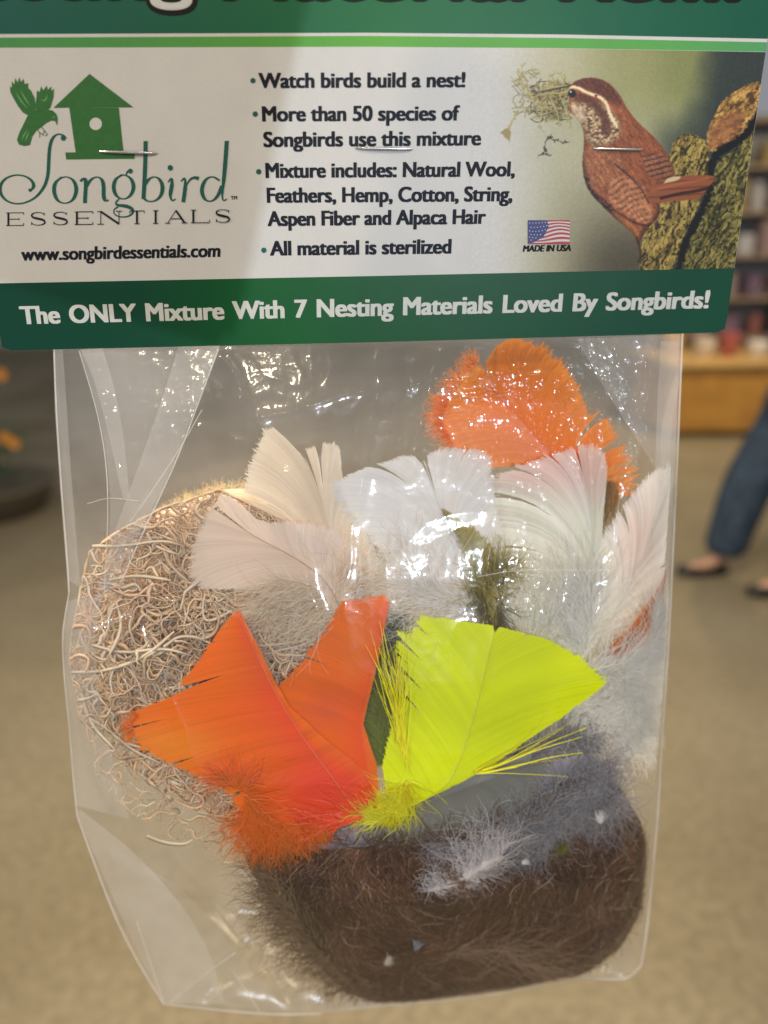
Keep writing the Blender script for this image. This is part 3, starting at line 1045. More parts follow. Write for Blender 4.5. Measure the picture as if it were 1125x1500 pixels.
for i in range(240):
    cx_, cy_ = R.uniform(160, 330), R.uniform(165, 320)
    if i % 6 == 0:
        cx_, cy_ = R.uniform(95, 180), R.uniform(120, 300)
    a_ = R.uniform(0, 6.28)
    l_ = R.uniform(10, 34)
    P_ = [(cx_ - l_ * math.cos(a_), cy_ - l_ * math.sin(a_) * .7), (cx_ + R.uniform(-18, 18), cy_ + R.uniform(-18, 18)), (cx_ + l_ * math.cos(a_), cy_ + l_ * math.sin(a_) * .7)]
    C = mixc(C, [(132, 120, 66), (62, 54, 28), (168, 154, 98)][i % 3], line_m(x, y, P_, 3.6, 1.8) * .8)
for i, P_ in enumerate(moss):
    dk = i >= 11
    C = mixc(C, (60, 52, 40) if dk else (148, 136, 84), line_m(x + 22 * (fbm(x / 12, y / 12, 2, 1) - .5), y + 22 * (fbm(x / 9, y / 9, 2, 2) - .5), P_, 6 if dk else 6, 3.5))
    C = mixc(C, (196, 182, 128), line_m(x + 3, y + 2, P_, 3.0, 2) * (0 if dk else .7))
C = mixc(C, (150, 134, 84), pm(x, y, [(35, 372), (66, 350), (84, 372), (68, 410), (58, 392)], 3, 4))
# the wren
bird = [(318, 185), (345, 158), (400, 147), (450, 155), (490, 180), (520, 215), (550, 270), (585, 320), (640, 370), (690, 420), (720, 470), (742, 520), (746, 552), (700, 580), (672, 640), (690, 680), (672, 730), (640, 755), (612, 800), (596, 838), (586, 800),
        (560, 770), (500, 720), (450, 670), (400, 620), (375, 560), (368, 490), (378, 420), (372, 350), (345, 310), (318, 290), (312, 240)]
mB = pm(x, y, bird, 3, 2)
n3 = fbm(x / 13, y / 13, 3, 11)
n5 = fbm(x / 30 + y / 90, y / 9, 3, 12)
c = np.zeros(C.shape) + np.array([124, 72, 46.])
c = mixc(c, (152, 82, 46), smooth(.45, .65, n5) * .6)
c = mixc(c, (92, 50, 36), pm(x, y, [(320, 180), (350, 150), (450, 145), (510, 200), (540, 270), (470, 240), (400, 200), (345, 188)], 12))
c = mixc(c, (132, 74, 44), pm(x, y, [(540, 250), (620, 340), (740, 470), (740, 560), (620, 600), (530, 500), (500, 380), (520, 300)], 20) * .8)
c = mixc(c, (140, 112, 82), pm(x, y, [(320, 240), (370, 250), (440, 250), (500, 290), (530, 350), (510, 410), (430, 432), (388, 420), (372, 350), (330, 300)], 12))
sp_ = smooth(.5, .62, fbm(x / 9, y / 7, 2, 13))
mcheek = pm(x, y, [(330, 250), (400, 240), (470, 270), (525, 340), (520, 400), (440, 425), (390, 410), (375, 340)], 14)
c = mixc(c, (184, 162, 128), mcheek * sp_ * .7)
c = mixc(c, (84, 60, 44), mcheek * smooth(.45, .33, fbm(x / 9, y / 7, 2, 13)) * .85)
c = mixc(c, (170, 150, 124), pm(x, y, [(322, 262), (370, 262), (392, 310), (372, 340), (335, 300)], 8) * .75)
c = mixc(c, (88, 50, 36), line_m(x, y, [(352, 228), (400, 242), (440, 275), (462, 320), (470, 370)], 34, 9) * .85)
c = mixc(c, (214, 200, 164), line_m(x, y, [(316, 186), (350, 188), (390, 212), (440, 226), (468, 252), (482, 300), (510, 350)], 11, 5) * smooth(.3, .42, n3 + .05))
c = mixc(c, (138, 84, 54), pm(x, y, [(380, 440), (520, 440), (560, 520), (500, 560), (420, 620), (385, 570), (372, 500)], 20) * .9)
c = mixc(c, (170, 118, 72), smooth(.52, .66, n3) * pm(x, y, [(380, 440), (520, 430), (540, 520), (430, 610), (385, 570)], 16) * .5)
c = mixc(c, (60, 38, 30), line_m(x, y, [(382, 560), (400, 610), (440, 650), (480, 680)], 30, 10) * smooth(.42, .56, n3))
w1 = pm(x, y, [(480, 560), (560, 545), (620, 600), (660, 680), (655, 745), (600, 740), (520, 690), (470, 640)], 5)
c = mixc(c, (150, 98, 66), w1)
bar = np.sin((x * 0.42 + y * .88) / 3.6 + 2.2 * fbm(x / 50, y / 50, 2, 4) + 1.2 * np.sin((x * .88 - y * .42) / 16))
c = mixc(c, (92, 52, 36), w1 * smooth(.1, .8, bar) * .5 * smooth(.3, .6, n3))
c = mixc(c, (190, 140, 96), w1 * smooth(.2, .9, -bar) * .22)
w2 = pm(x, y, [(612, 470), (680, 450), (730, 490), (744, 548), (690, 566), (650, 560), (625, 520)], 5)
c = mixc(c, (136, 84, 58), w2)
c = mixc(c, (72, 46, 36), w2 * smooth(.0, .8, np.sin((x * .25 + y * .95) / 3.4 + 2 * n3)) * .75)
c = mixc(c, (60, 34, 26), line_m(x, y, [(500, 500), (560, 548), (610, 600), (640, 660)], 7, 3) * .7)
c = mixc(c, (60, 34, 26), line_m(x, y, [(470, 660), (520, 705), (590, 745), (640, 752)], 6, 3) * .8)
c = mixc(c, (176, 112, 60), pm(x, y, [(500, 700), (600, 760), (600, 830), (540, 770)], 12) * .7)
c += (fbm(x / 5, y / 5, 2, 14)[..., None] - .5) * 30
c *= (0.78 + .44 * fbm((x * .55 + y * .83) / 26, (x * .83 - y * .55) / 6, 3, 2))[..., None]
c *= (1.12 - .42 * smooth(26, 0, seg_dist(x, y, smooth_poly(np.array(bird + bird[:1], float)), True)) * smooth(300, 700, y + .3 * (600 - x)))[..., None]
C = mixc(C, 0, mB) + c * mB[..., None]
tail = [(632, 600), (700, 562), (770, 548), (905, 545), (912, 562), (880, 600), (850, 640), (780, 650), (720, 652), (660, 668), (635, 650)]
mt = pm(x, y, tail, 3, 1)
c = np.zeros(C.shape) + np.array([146, 84, 52.])
c = mixc(c, (110, 52, 30), smooth(.4, .7, np.sin(y / 4.5 + x / 60)) * .5)
c = mixc(c, (56, 30, 24), line_m(x, y, [(690, 640), (760, 622), (830, 612), (890, 596)], 12, 4) * .9)
c = mixc(c, (190, 110, 62), line_m(x, y, [(650, 610), (740, 585), (880, 560)], 12, 6) * .5)
C = mixc(C, 0, mt) + c * mt[..., None]
C = mixc(C, (196, 182, 142), pm(x, y, [(700, 580), (716, 556), (776, 548), (760, 568)], 3) * .9)
C = mixc(C, (12, 10, 10), 1 - smooth(14, 18, np.hypot(x - 328, y - 214)))
C = mixc(C, (220, 220, 220), 1 - smooth(2, 5, np.hypot(x - 322, y - 207)))
C = mixc(C, (70, 62, 54), line_m(x, y, [(205, 206), (250, 196), (318, 184)], 7, 2))
C = mixc(C, (160, 140, 110), line_m(x, y, [(210, 202), (250, 192), (312, 180)], 2.5, 1.5))
C = mixc(C, (70, 44, 30), line_m(x, y, [(590, 800), (610, 860), (600, 900)], 9, 3) * .8)
C = np.clip(C, 4, 245)
L_ = C @ np.array([.3, .6, .1])
C = 186 * ((C * .82 + L_[..., None] * .18) / 186) ** 1.18
idx = np.arange(pnx * pny).reshape(pny, pnx)
q = np.stack([idx[1:, :-1], idx[1:, 1:], idx[:-1, 1:], idx[:-1, :-1]], -1).reshape(-1, 4)


def pic(nt):
    a = N(nt, 'Attribute', attribute_name='col')
    p = principled(nt, a.outputs['Color'], 0.42, 0.3)
    return p.outputs[0]


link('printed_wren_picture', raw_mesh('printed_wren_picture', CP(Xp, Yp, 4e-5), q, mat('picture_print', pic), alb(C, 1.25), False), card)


# --- staples
def tube(path, r, m, name, parent, n=6):
    path = np.asarray(path, float)
    T = np.gradient(path, axis=0)
    T /= np.linalg.norm(T, axis=1)[:, None]
    up_ = np.array([0.1, 0.2, 1.0])
    A = np.cross(T, up_)
    A /= np.linalg.norm(A, axis=1)[:, None]
    B = np.cross(T, A)
    an = np.arange(n) * 2 * math.pi / n
    rr = np.broadcast_to(np.asarray(r, float), (len(path),))[:, None, None]
    V_ = path[:, None, :] + rr * (np.cos(an)[None, :, None] * A[:, None, :] + np.sin(an)[None, :, None] * B[:, None, :])
    id_ = np.arange(len(path) * n).reshape(-1, n)
    q_ = np.stack([id_[:-1], np.roll(id_[:-1], -1, 1), np.roll(id_[1:], -1, 1), id_[1:]], -1).reshape(-1, 4)
    return link(name, raw_mesh(name, V_.reshape(-1, 3), q_, m), parent)


M_STEEL = plain('staple_steel', (0.62, 0.62, 0.64), 0.28, 0.5, metallic=1.0)
for (xa, ya_, xb, yb_) in ((146, 222, 230, 224.5), (521, 217, 603, 218.5), (868, 217.5, 940, 219.5)):
    xs = np.linspace(xa, xb, 12)
    ys = np.linspace(ya_, yb_, 12)
    lf = 0.0005 * np.sin(np.linspace(0.0, math.pi, 12)) ** 0.4 - 0.0001
    tube(CP(xs, ys, lf), 0.00034, M_STEEL, 'staple', card)
# added unseen smartphone-shaped slab behind the lens, shading the card's left from one lamp
WL = np.array([0.5, -1.6, 1.75])
e_ = []
for q_ in ((436, 60), (340, 505)):
    a_ = O0 + RF @ LP(q_[0], q_[1], 0.003)
    e_.append(a_ + (WL - a_) * ((-0.014 - a_[1]) / (WL[1] - a_[1])))
pd = (e_[0] - e_[1]) / np.linalg.norm(e_[0] - e_[1])
side = np.array([-pd[2], 0, pd[0]])
if side[0] > 0:
    side = -side
pc = e_[1] + pd * 0.079 + side * 0.038
ph = bpy.data.objects.new('phone_blocker', None)
COL.objects.link(ph)
ph.matrix_world = Matrix.Translation(Vector(pc)) @ Matrix.Rotation(math.atan2(pd[0], pd[2]), 4, 'Y')
tag(ph, 'unseen smartphone-shaped slab added behind the lens to shade the left of the header card', 'phone_blocker')
bm_obj('case', lambda bm: box_bm(bm, (0, 0, 0), (0.076, 0.008, 0.160), 0, 0.003), plain('blocker_case', (0.03, 0.03, 0.035), 0.4), ph)
bm_obj('screen', lambda bm: box_bm(bm, (0, -0.0043, 0), (0.069, 0.0006, 0.150)), plain('blocker_glass', (0.01, 0.01, 0.012), 0.08, 0.5), ph)
# small bend lines in the card are left to the bump of its material

# =================================================================== THE BAG
EL = np.array([(78, 505), (80, 600), (88, 720), (97, 830), (100, 870), (90, 925), (92, 985), (100, 1060), (107, 1150), (112, 1195), (140, 1270), (172, 1352), (205, 1415), (240, 1472)], float)
ER = np.array([(1001, 480), (998, 560), (994, 660), (989, 760), (984, 880), (977, 1000), (971, 1080), (966, 1180), (956, 1290), (948, 1370), (940, 1415)], float)
EB = np.array([(240, 1472), (300, 1480), (390, 1488), (470, 1486), (560, 1478), (650, 1470), (740, 1458), (820, 1442), (865, 1433), (918, 1438), (940, 1415)], float)
pyk = [480, 560, 700, 850, 1000, 1150, 1300, 1400, 1490]
wfk = np.array([0.5, 5, 13, 21, 28, 33, 34, 27, 12]) / 1000
wmk = np.array([-0.8, 0, 2, 4, 6, 8, 9, 8, 6]) / 1000
wbk = np.array([-2, -6, -12, -17, -21, -23, -21, -13, 1]) / 1000


EBX = np.array([100, 150, 205, 240, 300, 390, 470, 560, 650, 740, 820, 865, 918, 940, 950, 960])
EBY = np.array([1190, 1300, 1415, 1473, 1481, 1489, 1487, 1479, 1471, 1459, 1443, 1438, 1436, 1417, 1340, 1280])


def prof(s):
    return (1 - np.clip(np.abs(2 * s - 1), 0, 1) ** 3.0) ** (1 / 2.2)


def s_of(px, py):
    l_ = np.interp(py, EL[:, 1], EL[:, 0])
    r_ = np.interp(py, ER[:, 1], ER[:, 0])
    return np.clip((px - l_) / (r_ - l_), 0, 1)


def bottom(px, py):
    return np.clip((np.interp(px, EBX, EBY) - py) / 150.0, 0, 1) ** .55


def wfront(px, py):
    m_ = np.interp(py, pyk, wmk)
    return m_ + (np.interp(py, pyk, wfk) - m_) * prof(s_of(px, py)) * bottom(px, py)


KEEP = False


def D3(px, py, d):
    """a point inside the bag, d millimetres behind its front film"""
    px, py, d = np.broadcast_arrays(np.asarray(px, float), np.asarray(py, float), np.asarray(d, float))
    l_, r_ = np.interp(py, EL[:, 1], EL[:, 0]) + 3, np.interp(py, ER[:, 1], ER[:, 0]) - 3
    if KEEP:                                   # loose hairs press against the sides of the bag and bend back
        px = np.where(px > r_ - 20, r_ - 20 * np.exp(-(px - r_ + 20) / 20), px)
        px = np.where(px < l_ + 20, l_ + 20 * np.exp(-(l_ + 20 - px) / 20), px)
        yb_ = np.interp(px, EBX, EBY) - 4
        py = np.where(py > yb_ - 15, yb_ - 15 * np.exp(-(py - yb_ + 15) / 15), py)
    k = 0.2 + 0.8 * prof(s_of(px, py)) * bottom(px, py)
    w_ = wfront(px, py) - d * k / 1000
    if KEEP:
        m_ = np.interp(py, pyk, wmk)
        fl = m_ + (np.interp(py, pyk, wbk) - m_) * prof(s_of(px, py)) * bottom(px, py) + 0.0011
        fl = np.minimum(fl, wfront(px, py) - 0.0015)
        w_ = np.where(w_ < fl, fl - 0.0007 + 0.0007 * np.exp(np.minimum(w_ - fl, 0) / 0.006), w_)
    return LP(px, py, w_)


def coons(nu, nv_):
    s, t = np.meshgrid(np.linspace(0, 1, nu), np.linspace(0, 1, nv_))
    T0 = np.stack([78 + (1001 - 78) * s, 505 - 25 * s], -1)
    B0_ = poly_interp(EB, s.ravel()).reshape(s.shape + (2,))
    L_ = poly_interp(EL, t.ravel()).reshape(s.shape + (2,))
    R_ = poly_interp(ER, t.ravel()).reshape(s.shape + (2,))
    c00, c10, c01, c11 = EL[0], ER[0], EL[-1], ER[-1]
    S_, T_ = s[..., None], t[..., None]
    P = (1 - T_) * T0 + T_ * B0_ + (1 - S_) * L_ + S_ * R_ - ((1 - S_) * (1 - T_) * c00 + S_ * (1 - T_) * c10 + (1 - S_) * T_ * c01 + S_ * T_ * c11)
    return s, t, P


def ridged(x, y, n=4, k=0):
    s, a, tt = 0, 1.0, 0
    for i in range(n):
        s = s + a * (1 - np.abs(2 * noise(x * 2.03 ** i, y * 2.03 ** i, k + i) - 1)) ** 2
        tt += a
        a *= 0.52
    return s / tt


def blob(px, py, cx, cy, rx, ry):
    return np.exp(-(((px - cx) / rx) ** 2 + ((py - cy) / ry) ** 2))


NU, NV = 420, 470
s, t, P = coons(NU, NV)
px, py = P[..., 0], P[..., 1]
wx = px + 30 * (fbm(px / 90, py / 90, 3, 2) - .5)
wy = py + 30 * (fbm(px / 90, py / 90, 3, 7) - .5)
big = ridged(wx / 150, wy / 210, 2, 1) - .5
mid_ = ridged(wx / 46, wy / 60, 3, 4) - .5
fine = ridged(wx / 17, wy / 21, 3, 9) - .5
tight = np.clip(1.0 * blob(px, py, 790, 620, 190, 120) + .95 * blob(px, py, 800, 860, 120, 55) + .45 * blob(px, py, 190, 700, 120, 220) + .08 * blob(px, py, 420, 560, 260, 60) + .5 * blob(px, py, 940, 600, 80, 120) + .35 * blob(px, py, 150, 920, 70, 110)
                + .25 * blob(px, py, 330, 1400, 110, 70) + .25 * blob(px, py, 900, 1400, 60, 40) + .08, 0, 1)
edge = smooth(0, .04, s) * smooth(1, .96, s) * smooth(0, .03, t) * smooth(1, .97, t)
tight = np.clip(tight - .35 * blob(px, py, 600, 790, 130, 110), 0.10, 1)
tight = np.maximum(tight, .55 * blob(px, py, 118, 650, 18, 150))
crease = 0 * px
for (xa, ya_, xb, yb_, ww, am) in ((330, 520, 470, 900, 7, .8), (560, 510, 520, 760, 9, .6), (640, 520, 600, 700, 6, .5), (960, 520, 880, 900, 8, .8), (900, 500, 960, 700, 7, .7), (200, 900, 330, 1230, 9, .7), (250, 1240, 420, 1460, 9, 1),
                                   (330, 1260, 520, 1440, 7, .8), (300, 1470, 420, 1330, 7, .9), (960, 1200, 880, 1420, 8, .8), (560, 1240, 860, 1300, 9, .35), (730, 700, 700, 1000, 8, .5), (880, 1420, 930, 1330, 6, 1), (450, 1320, 560, 1460, 8, .7),
                                   (120, 930, 250, 880, 6, .6), (110, 1000, 210, 1090, 7, .7), (150, 1250, 330, 1330, 8, .8), (600, 560, 800, 545, 7, .5), (380, 610, 560, 560, 8, .5)):
    dd_ = seg_dist(px + 14 * (fbm(px / 60, py / 60, 2, 5) - .5), py + 14 * (fbm(px / 60, py / 60, 2, 6) - .5), [(xa, ya_), (xb, yb_)], False)
    crease = crease + am * np.exp(-dd_ / ww)
disp = (0.0008 * big + 0.0013 * crease + 0.0007 * mid_ * (.10 + .9 * tight) + 0.00055 * fine * tight ** 1.2 + 0.00024 * (ridged(wx / 8, wy / 10, 2, 12) - .5) * tight ** 1.5) * (0.15 + .85 * edge)
m_ = np.interp(py, pyk, wmk)
pr = prof(s_of(px, py)) * bottom(px, py)
wF = m_ + (np.interp(py, pyk, wfk) - m_) * pr + disp
wB = m_ + (np.interp(py, pyk, wbk) - m_) * pr - disp * 0.8 * edge
VF, VB = LP(px, py, wF) - pk_origin, LP(px, py, wB) - pk_origin
idx = np.arange(NU * NV).reshape(NV, NU)
q = np.stack([idx[1:, :-1], idx[1:, 1:], idx[:-1, 1:], idx[:-1, :-1]], -1).reshape(-1, 4)
bag = link('plastic_bag', raw_mesh('plastic_bag', VF.reshape(-1, 3), q, M_FILM), pk)
bag['label'] = 'clear wrinkled film front of the bag'
st_ = 3
VB2 = VB[::st_, ::st_]
id2 = np.arange(VB2.shape[0] * VB2.shape[1]).reshape(VB2.shape[:2])
q2 = np.stack([id2[1:, :-1], id2[1:, 1:], id2[:-1, 1:], id2[:-1, :-1]], -1).reshape(-1, 4)[:, ::-1]
link('rear_film', raw_mesh('rear_film', VB2.reshape(-1, 3), q2, M_BACK), bag)


def film_strip(name, A, B, d, m=M_FOLD, n=130, k=16, wr=0.55, seed=0):
    """a folded band of film between two traced edges, d mm in front of (negative) or behind the front"""
    a, b = poly_interp(smooth_poly(A), np.linspace(0, 1, n)), poly_interp(smooth_poly(B), np.linspace(0, 1, n))
    f = np.linspace(0, 1, k)[None, :, None]
    Q = a[:, None, :] * (1 - f) + b[:, None, :] * f
    wv = wr * (ridged(Q[..., 0] / 26, Q[..., 1] / 34, 3, seed) - .5) + .6 * wr * (ridged(Q[..., 0] / 9, Q[..., 1] / 12, 2, seed + 3) - .5)
    V_ = D3(Q[..., 0], Q[..., 1], d + wv) - pk_origin
    id_ = np.arange(n * k).reshape(n, k)
    q_ = np.stack([id_[1:, :-1], id_[1:, 1:], id_[:-1, 1:], id_[:-1, :-1]], -1).reshape(-1, 4)
    return link(name, raw_mesh(name, V_.reshape(-1, 3), q_, m), bag)


# left gusset folds
film_strip('film_fold', [(116, 512), (150, 620), (162, 720), (160, 800), (152, 868)], [(322, 506), (285, 600), (245, 700), (205, 780), (152, 872)], 1.2, seed=1, k=30)
film_strip('film_fold', [(262, 506), (236, 590), (200, 690), (160, 800), (140, 880)], [(322, 506), (292, 590), (258, 680), (215, 770), (180, 850)], 2.4, seed=2, k=14)
film_strip('film_fold', [(118, 512), (140, 560), (160, 640), (180, 730)], [(150, 510), (166, 560), (182, 640), (190, 730)], 2.0, seed=3)
film_strip('film_fold', [(78, 512), (82, 600), (90, 720), (100, 850)], [(92, 512), (98, 600), (106, 720), (118, 860)], 1.0, seed=4)
film_strip('film_fold', [(100, 880), (92, 930), (100, 1060), (112, 1180)], [(150, 870), (135, 940), (150, 1060), (190, 1200)], 1.5, seed=5)
film_strip('film_fold', [(112, 1190), (180, 1350), (240, 1470)], [(118, 1186), (215, 1262), (300, 1370), (330, 1470)], 1.4, seed=6, k=20)
film_strip('film_fold', [(160, 1245), (200, 1360), (260, 1468)], [(166, 1243), (270, 1300), (350, 1400), (420, 1480)], 3.0, m=film_mat('faint_fold', 0.07, 0.1, 0.1), seed=7, k=20)
film_strip('film_fold', [(1000, 520), (960, 640), (984, 760)], [(1000, 540), (978, 650), (990, 780)], 1.6, seed=12)
film_strip('film_fold', [(960, 905), (900, 1000), (975, 1100)], [(978, 900), (935, 1000), (974, 1080)], 1.3, seed=13)
film_strip('film_fold', [(845, 497), (880, 560), (930, 640), (984, 720)], [(1000, 490), (998, 560), (993, 640), (989, 724)], 1.6, m=film_mat('crumpled_film', 0.13, 0.07, 0.1), k=34, n=70, wr=1.0, seed=15)
film_strip('film_fold', [(995, 500), (990, 660), (984, 860), (970, 1080)], [(968, 500), (960, 640), (958, 860), (940, 1080)], 1.0, seed=8)


def seam(pts, wd=2.0, d=-0.05):
    P_ = smooth_poly(pts)
    Q = poly_interp(P_, np.linspace(0, 1, 70))
    T = np.gradient(Q, axis=0)
    T /= np.linalg.norm(T, axis=1)[:, None]
    Nn = np.stack([-T[:, 1], T[:, 0]], -1) * wd / 2
    V_ = np.stack([D3(Q[:, 0] + Nn[:, 0], Q[:, 1] + Nn[:, 1], d), D3(Q[:, 0], Q[:, 1], d - .35), D3(Q[:, 0] - Nn[:, 0], Q[:, 1] - Nn[:, 1], d)], 1) - pk_origin
    id_ = np.arange(210).reshape(70, 3)
    q_ = np.stack([id_[1:, :-1], id_[1:, 1:], id_[:-1, 1:], id_[:-1, :-1]], -1).reshape(-1, 4)
    link('film_crease', raw_mesh('film_crease', V_.reshape(-1, 3), q_, M_SEAM), bag)


for pts, wd in (([(79, 512), (82, 600), (90, 720), (99, 830), (101, 868)], 2.4), ([(101, 868), (91, 925), (93, 985), (101, 1060), (108, 1150), (113, 1195)], 1.6),
                ([(113, 1195), (140, 1270), (172, 1352), (205, 1415), (240, 1471)], 2.0), ([(1000, 488), (997, 560), (993, 660), (988, 760), (983, 880), (976, 1000), (970, 1080), (965, 1180), (955, 1290), (947, 1370), (939, 1415)], 2.6),
                ([(240, 1471), (390, 1487), (470, 1485)], 2.0), ([(850, 1432), (918, 1437), (939, 1415)], 2.2),
                ([(320, 512), (290, 592), (256, 682), (213, 772), (178, 852)], 2.0), ([(116, 514), (148, 620), (160, 720), (153, 868)], 1.6),
                ([(296, 600), (268, 650), (228, 712), (190, 765)], 1.5), ([(128, 738), (160, 728), (202, 734)], 1.0),
                ([(200, 1350), (240, 1470)], 1.2), ([(340, 1420), (380, 1482)], 1.0), ([(250, 1468), (310, 1420), (345, 1395)], 1.0),
                ([(700, 845), (760, 834), (860, 836), (900, 834)], 1.4)):
    seam(pts, wd)


# =================================================================== WHAT IS IN THE BAG
KEEP = True

def ribbons(name, P, hw, d, m, cols, tilt=0.35, seed=0, parent=None, origin=None, tubeform=0):
    """many thin strands. P (N,K,2) traced px, hw (N,K) half width px, d (N,K) mm behind the film, cols (N,K,3)"""
    Nn, Kk = P.shape[:2]
    T = np.gradient(P, axis=1)
    T /= np.linalg.norm(T, axis=2)[..., None] + 1e-9
    n = np.stack([-T[..., 1], T[..., 0]], -1)
    tl = (tilt if np.ndim(tilt) else np.full((Nn, 1), tilt))
    pxmm = 0.19
    if tubeform:
        rings = []
        for j in range(tubeform):
            a = 2 * math.pi * j / tubeform
            ph = tl                                        # twist angle along the strand
            ca, sa = np.cos(a) * np.cos(ph) - .20 * np.sin(a) * np.sin(ph), np.cos(a) * np.sin(ph) + .20 * np.sin(a) * np.cos(ph)
            Q = P + n * (hw * ca)[..., None]
            rings.append(D3(Q[..., 0], Q[..., 1], d - hw * sa * pxmm))
        V_ = np.stack(rings, 2) - origin
        id_ = np.arange(Nn * Kk * tubeform).reshape(Nn, Kk, tubeform)
        nx_ = np.roll(id_, -1, 2)
        q_ = np.stack([id_[:, :-1], nx_[:, :-1], nx_[:, 1:], id_[:, 1:]], -1).reshape(-1, 4)
        cc = np.repeat(cols[:, :, None, :], tubeform, 2)
        return link(name, raw_mesh(name, V_.reshape(-1, 3), q_, m, cc, True), parent)
    A = P + n * hw[..., None]
    B = P - n * hw[..., None]
    V_ = np.stack([D3(A[..., 0], A[..., 1], d - hw * tl * pxmm), D3(B[..., 0], B[..., 1], d + hw * tl * pxmm)], 2) - origin
    id_ = np.arange(Nn * Kk * 2).reshape(Nn, Kk, 2)
    q_ = np.stack([id_[:, :-1, 0], id_[:, 1:, 0], id_[:, 1:, 1], id_[:, :-1, 1]], -1).reshape(-1, 4)
    cc = np.repeat(cols[:, :, None, :], 2, 2)
    return link(name, raw_mesh(name, V_.reshape(-1, 3), q_, m, cc, True), parent)


def vane_side(shaft, outline, n, K_=9, lag=0.86, lean=0.35, fray=1.5, jit=0.02, splits=(), wisp=0.0, wk=1.35, rs=0, t0=0.0, t1=1.0, a0=0.0):
    rr = np.random.RandomState(rs)
    t = np.linspace(t0, t1, n)
    te = t + jit * (np.array([noise(v * 14, 3.3, rs) for v in t]) - .5)
    for (c_, hw_) in splits:
        te = te + np.sign(t - c_) * hw_ * np.exp(-np.abs(t - c_) / (3.0 * hw_ + 1e-6))
    te = np.clip(te, 0, 1)
    e = poly_interp(outline, te)
    s0 = poly_interp(shaft, np.clip(a0 + (lag - a0) * t ** 1.0, 0, 1))
    ds = poly_interp(shaft, np.clip(a0 + (lag - a0) * t + .02, 0, 1)) - s0
    ds /= np.linalg.norm(ds, axis=1)[:, None] + 1e-9
    L = np.linalg.norm(e - s0, axis=1)
    c_ = s0 + ds * (lean * L)[:, None] + (e - s0) * 0.30
    f = np.linspace(0, 1, K_)[None, :, None]
    len_j = 1 + fray / 100.0 * rr.randn(n)[:, None, None]
    f2 = f * len_j
    P_ = (1 - f2) ** 2 * s0[:, None] + 2 * f2 * (1 - f2) * c_[:, None] + f2 ** 2 * e[:, None]
    if wisp:
        wz = np.clip(1 - t / wisp, 0, 1)[:, None]
        fr = np.linspace(0, 1, K_)[None]
        P_[..., 0] += wz * fr * 9 * (noise(t[:, None] * 60 + fr * 2, fr * 4 + t[:, None] * 90, 5) - .5) * 2 * 1.4
        P_[..., 1] += wz * fr * 9 * (noise(t[:, None] * 70 + fr * 2, fr * 4 + t[:, None] * 77, 6) - .5) * 2 * 1.4
    gap = np.linalg.norm(np.gradient(P_, axis=0), axis=2)
    hw = np.clip(gap * 0.5 * wk, 0.35, 2.6)
    fr = np.linspace(0, 1, K_)[None]
    hw = hw * (1 - 0.75 * smooth(.80, 1.0, fr)) + 0.1
    if wisp:
        hw = hw * (1 - .7 * np.clip(1 - t / wisp, 0, 1)[:, None] * smooth(.15, .7, fr))
    return P_, hw, t


def feather(name, label, shaft, left, right, d, base, tip=None, mid=None, n=(150, 150), m=None, camber=1.5, shaft_col=None, group=None, shaft_w=2.2, lag=0.86, lean=0.35, fray=2.0, smo=1,
            splitsL=(), splitsR=(), wisp=0.0, rs=1, slope=0.0, var=0.10, wk=1.35, patches=(), lean_r=None):
    m = m or M_VANE
    origin = D3(shaft[0][0], shaft[0][1], d)
    th = thing(name, label, 'feather', origin, group)
    shp = smooth_poly(shaft)
    tip = base if tip is None else tip
    mid = base if mid is None else mid
    for side, (ol, nn, sp, sg) in enumerate(((left, n[0], splitsL, 1), (right, n[1], splitsR, -1))):
        if ol is None:
            continue
        P_, hw, t = vane_side(shp, smooth_poly(ol, it=smo), nn, lag=lag, lean=(lean_r if (side and lean_r is not None) else lean), fray=fray, splits=sp, wisp=wisp, wk=wk, rs=rs * 7 + side)
        fr = np.linspace(0, 1, P_.shape[1])[None]
        dd = d + camber * (fr ** 1.5) * (1 if sg > 0 else .8) + slope * t[:, None] + 0.25 * (noise(t[:, None] * 9, fr * 2, rs) - .5)
        rr = np.random.RandomState(rs + side)
        cb, cm, ct = alb(base), alb(mid), alb(tip)
        g = np.clip(fr + 0 * t[:, None], 0, 1)[..., None]
        cc = np.where(g < .5, cb * (1 - 2 * g) + cm * 2 * g, cm * (2 - 2 * g) + ct * (2 * g - 1))
        streak = 1 + var * rr.randn(nn)[:, None, None] * .6 + var * 1.6 * (np.array([noise(v * 22, 1.7, rs) for v in t]) - .5)[:, None, None]
        cc = cc * streak
        for (cx_, cy_, rx_, ry_, col_) in patches:
            b_ = blob(P_[..., 0], P_[..., 1], cx_, cy_, rx_, ry_)[..., None]
            cc = cc * (1 - b_) + alb(col_) * b_ * streak
        ribbons('vane', P_, hw, dd, m, np.clip(cc, 0, .93), 0.16 * sg, parent=th, origin=origin)
    if shaft_w:
        Q = poly_interp(shp, np.linspace(0, .99, 40))[None]
        hw = (np.linspace(shaft_w, shaft_w * .35, 40) / 2)[None]
        sc = np.broadcast_to(alb(shaft_col if shaft_col is not None else tip), (1, 40, 3))
        ribbons('shaft', Q, hw, np.full((1, 40), d - 0.12), M_FIBRE, sc, np.zeros((1, 1)), parent=th, origin=origin, tubeform=6)
    return th, origin


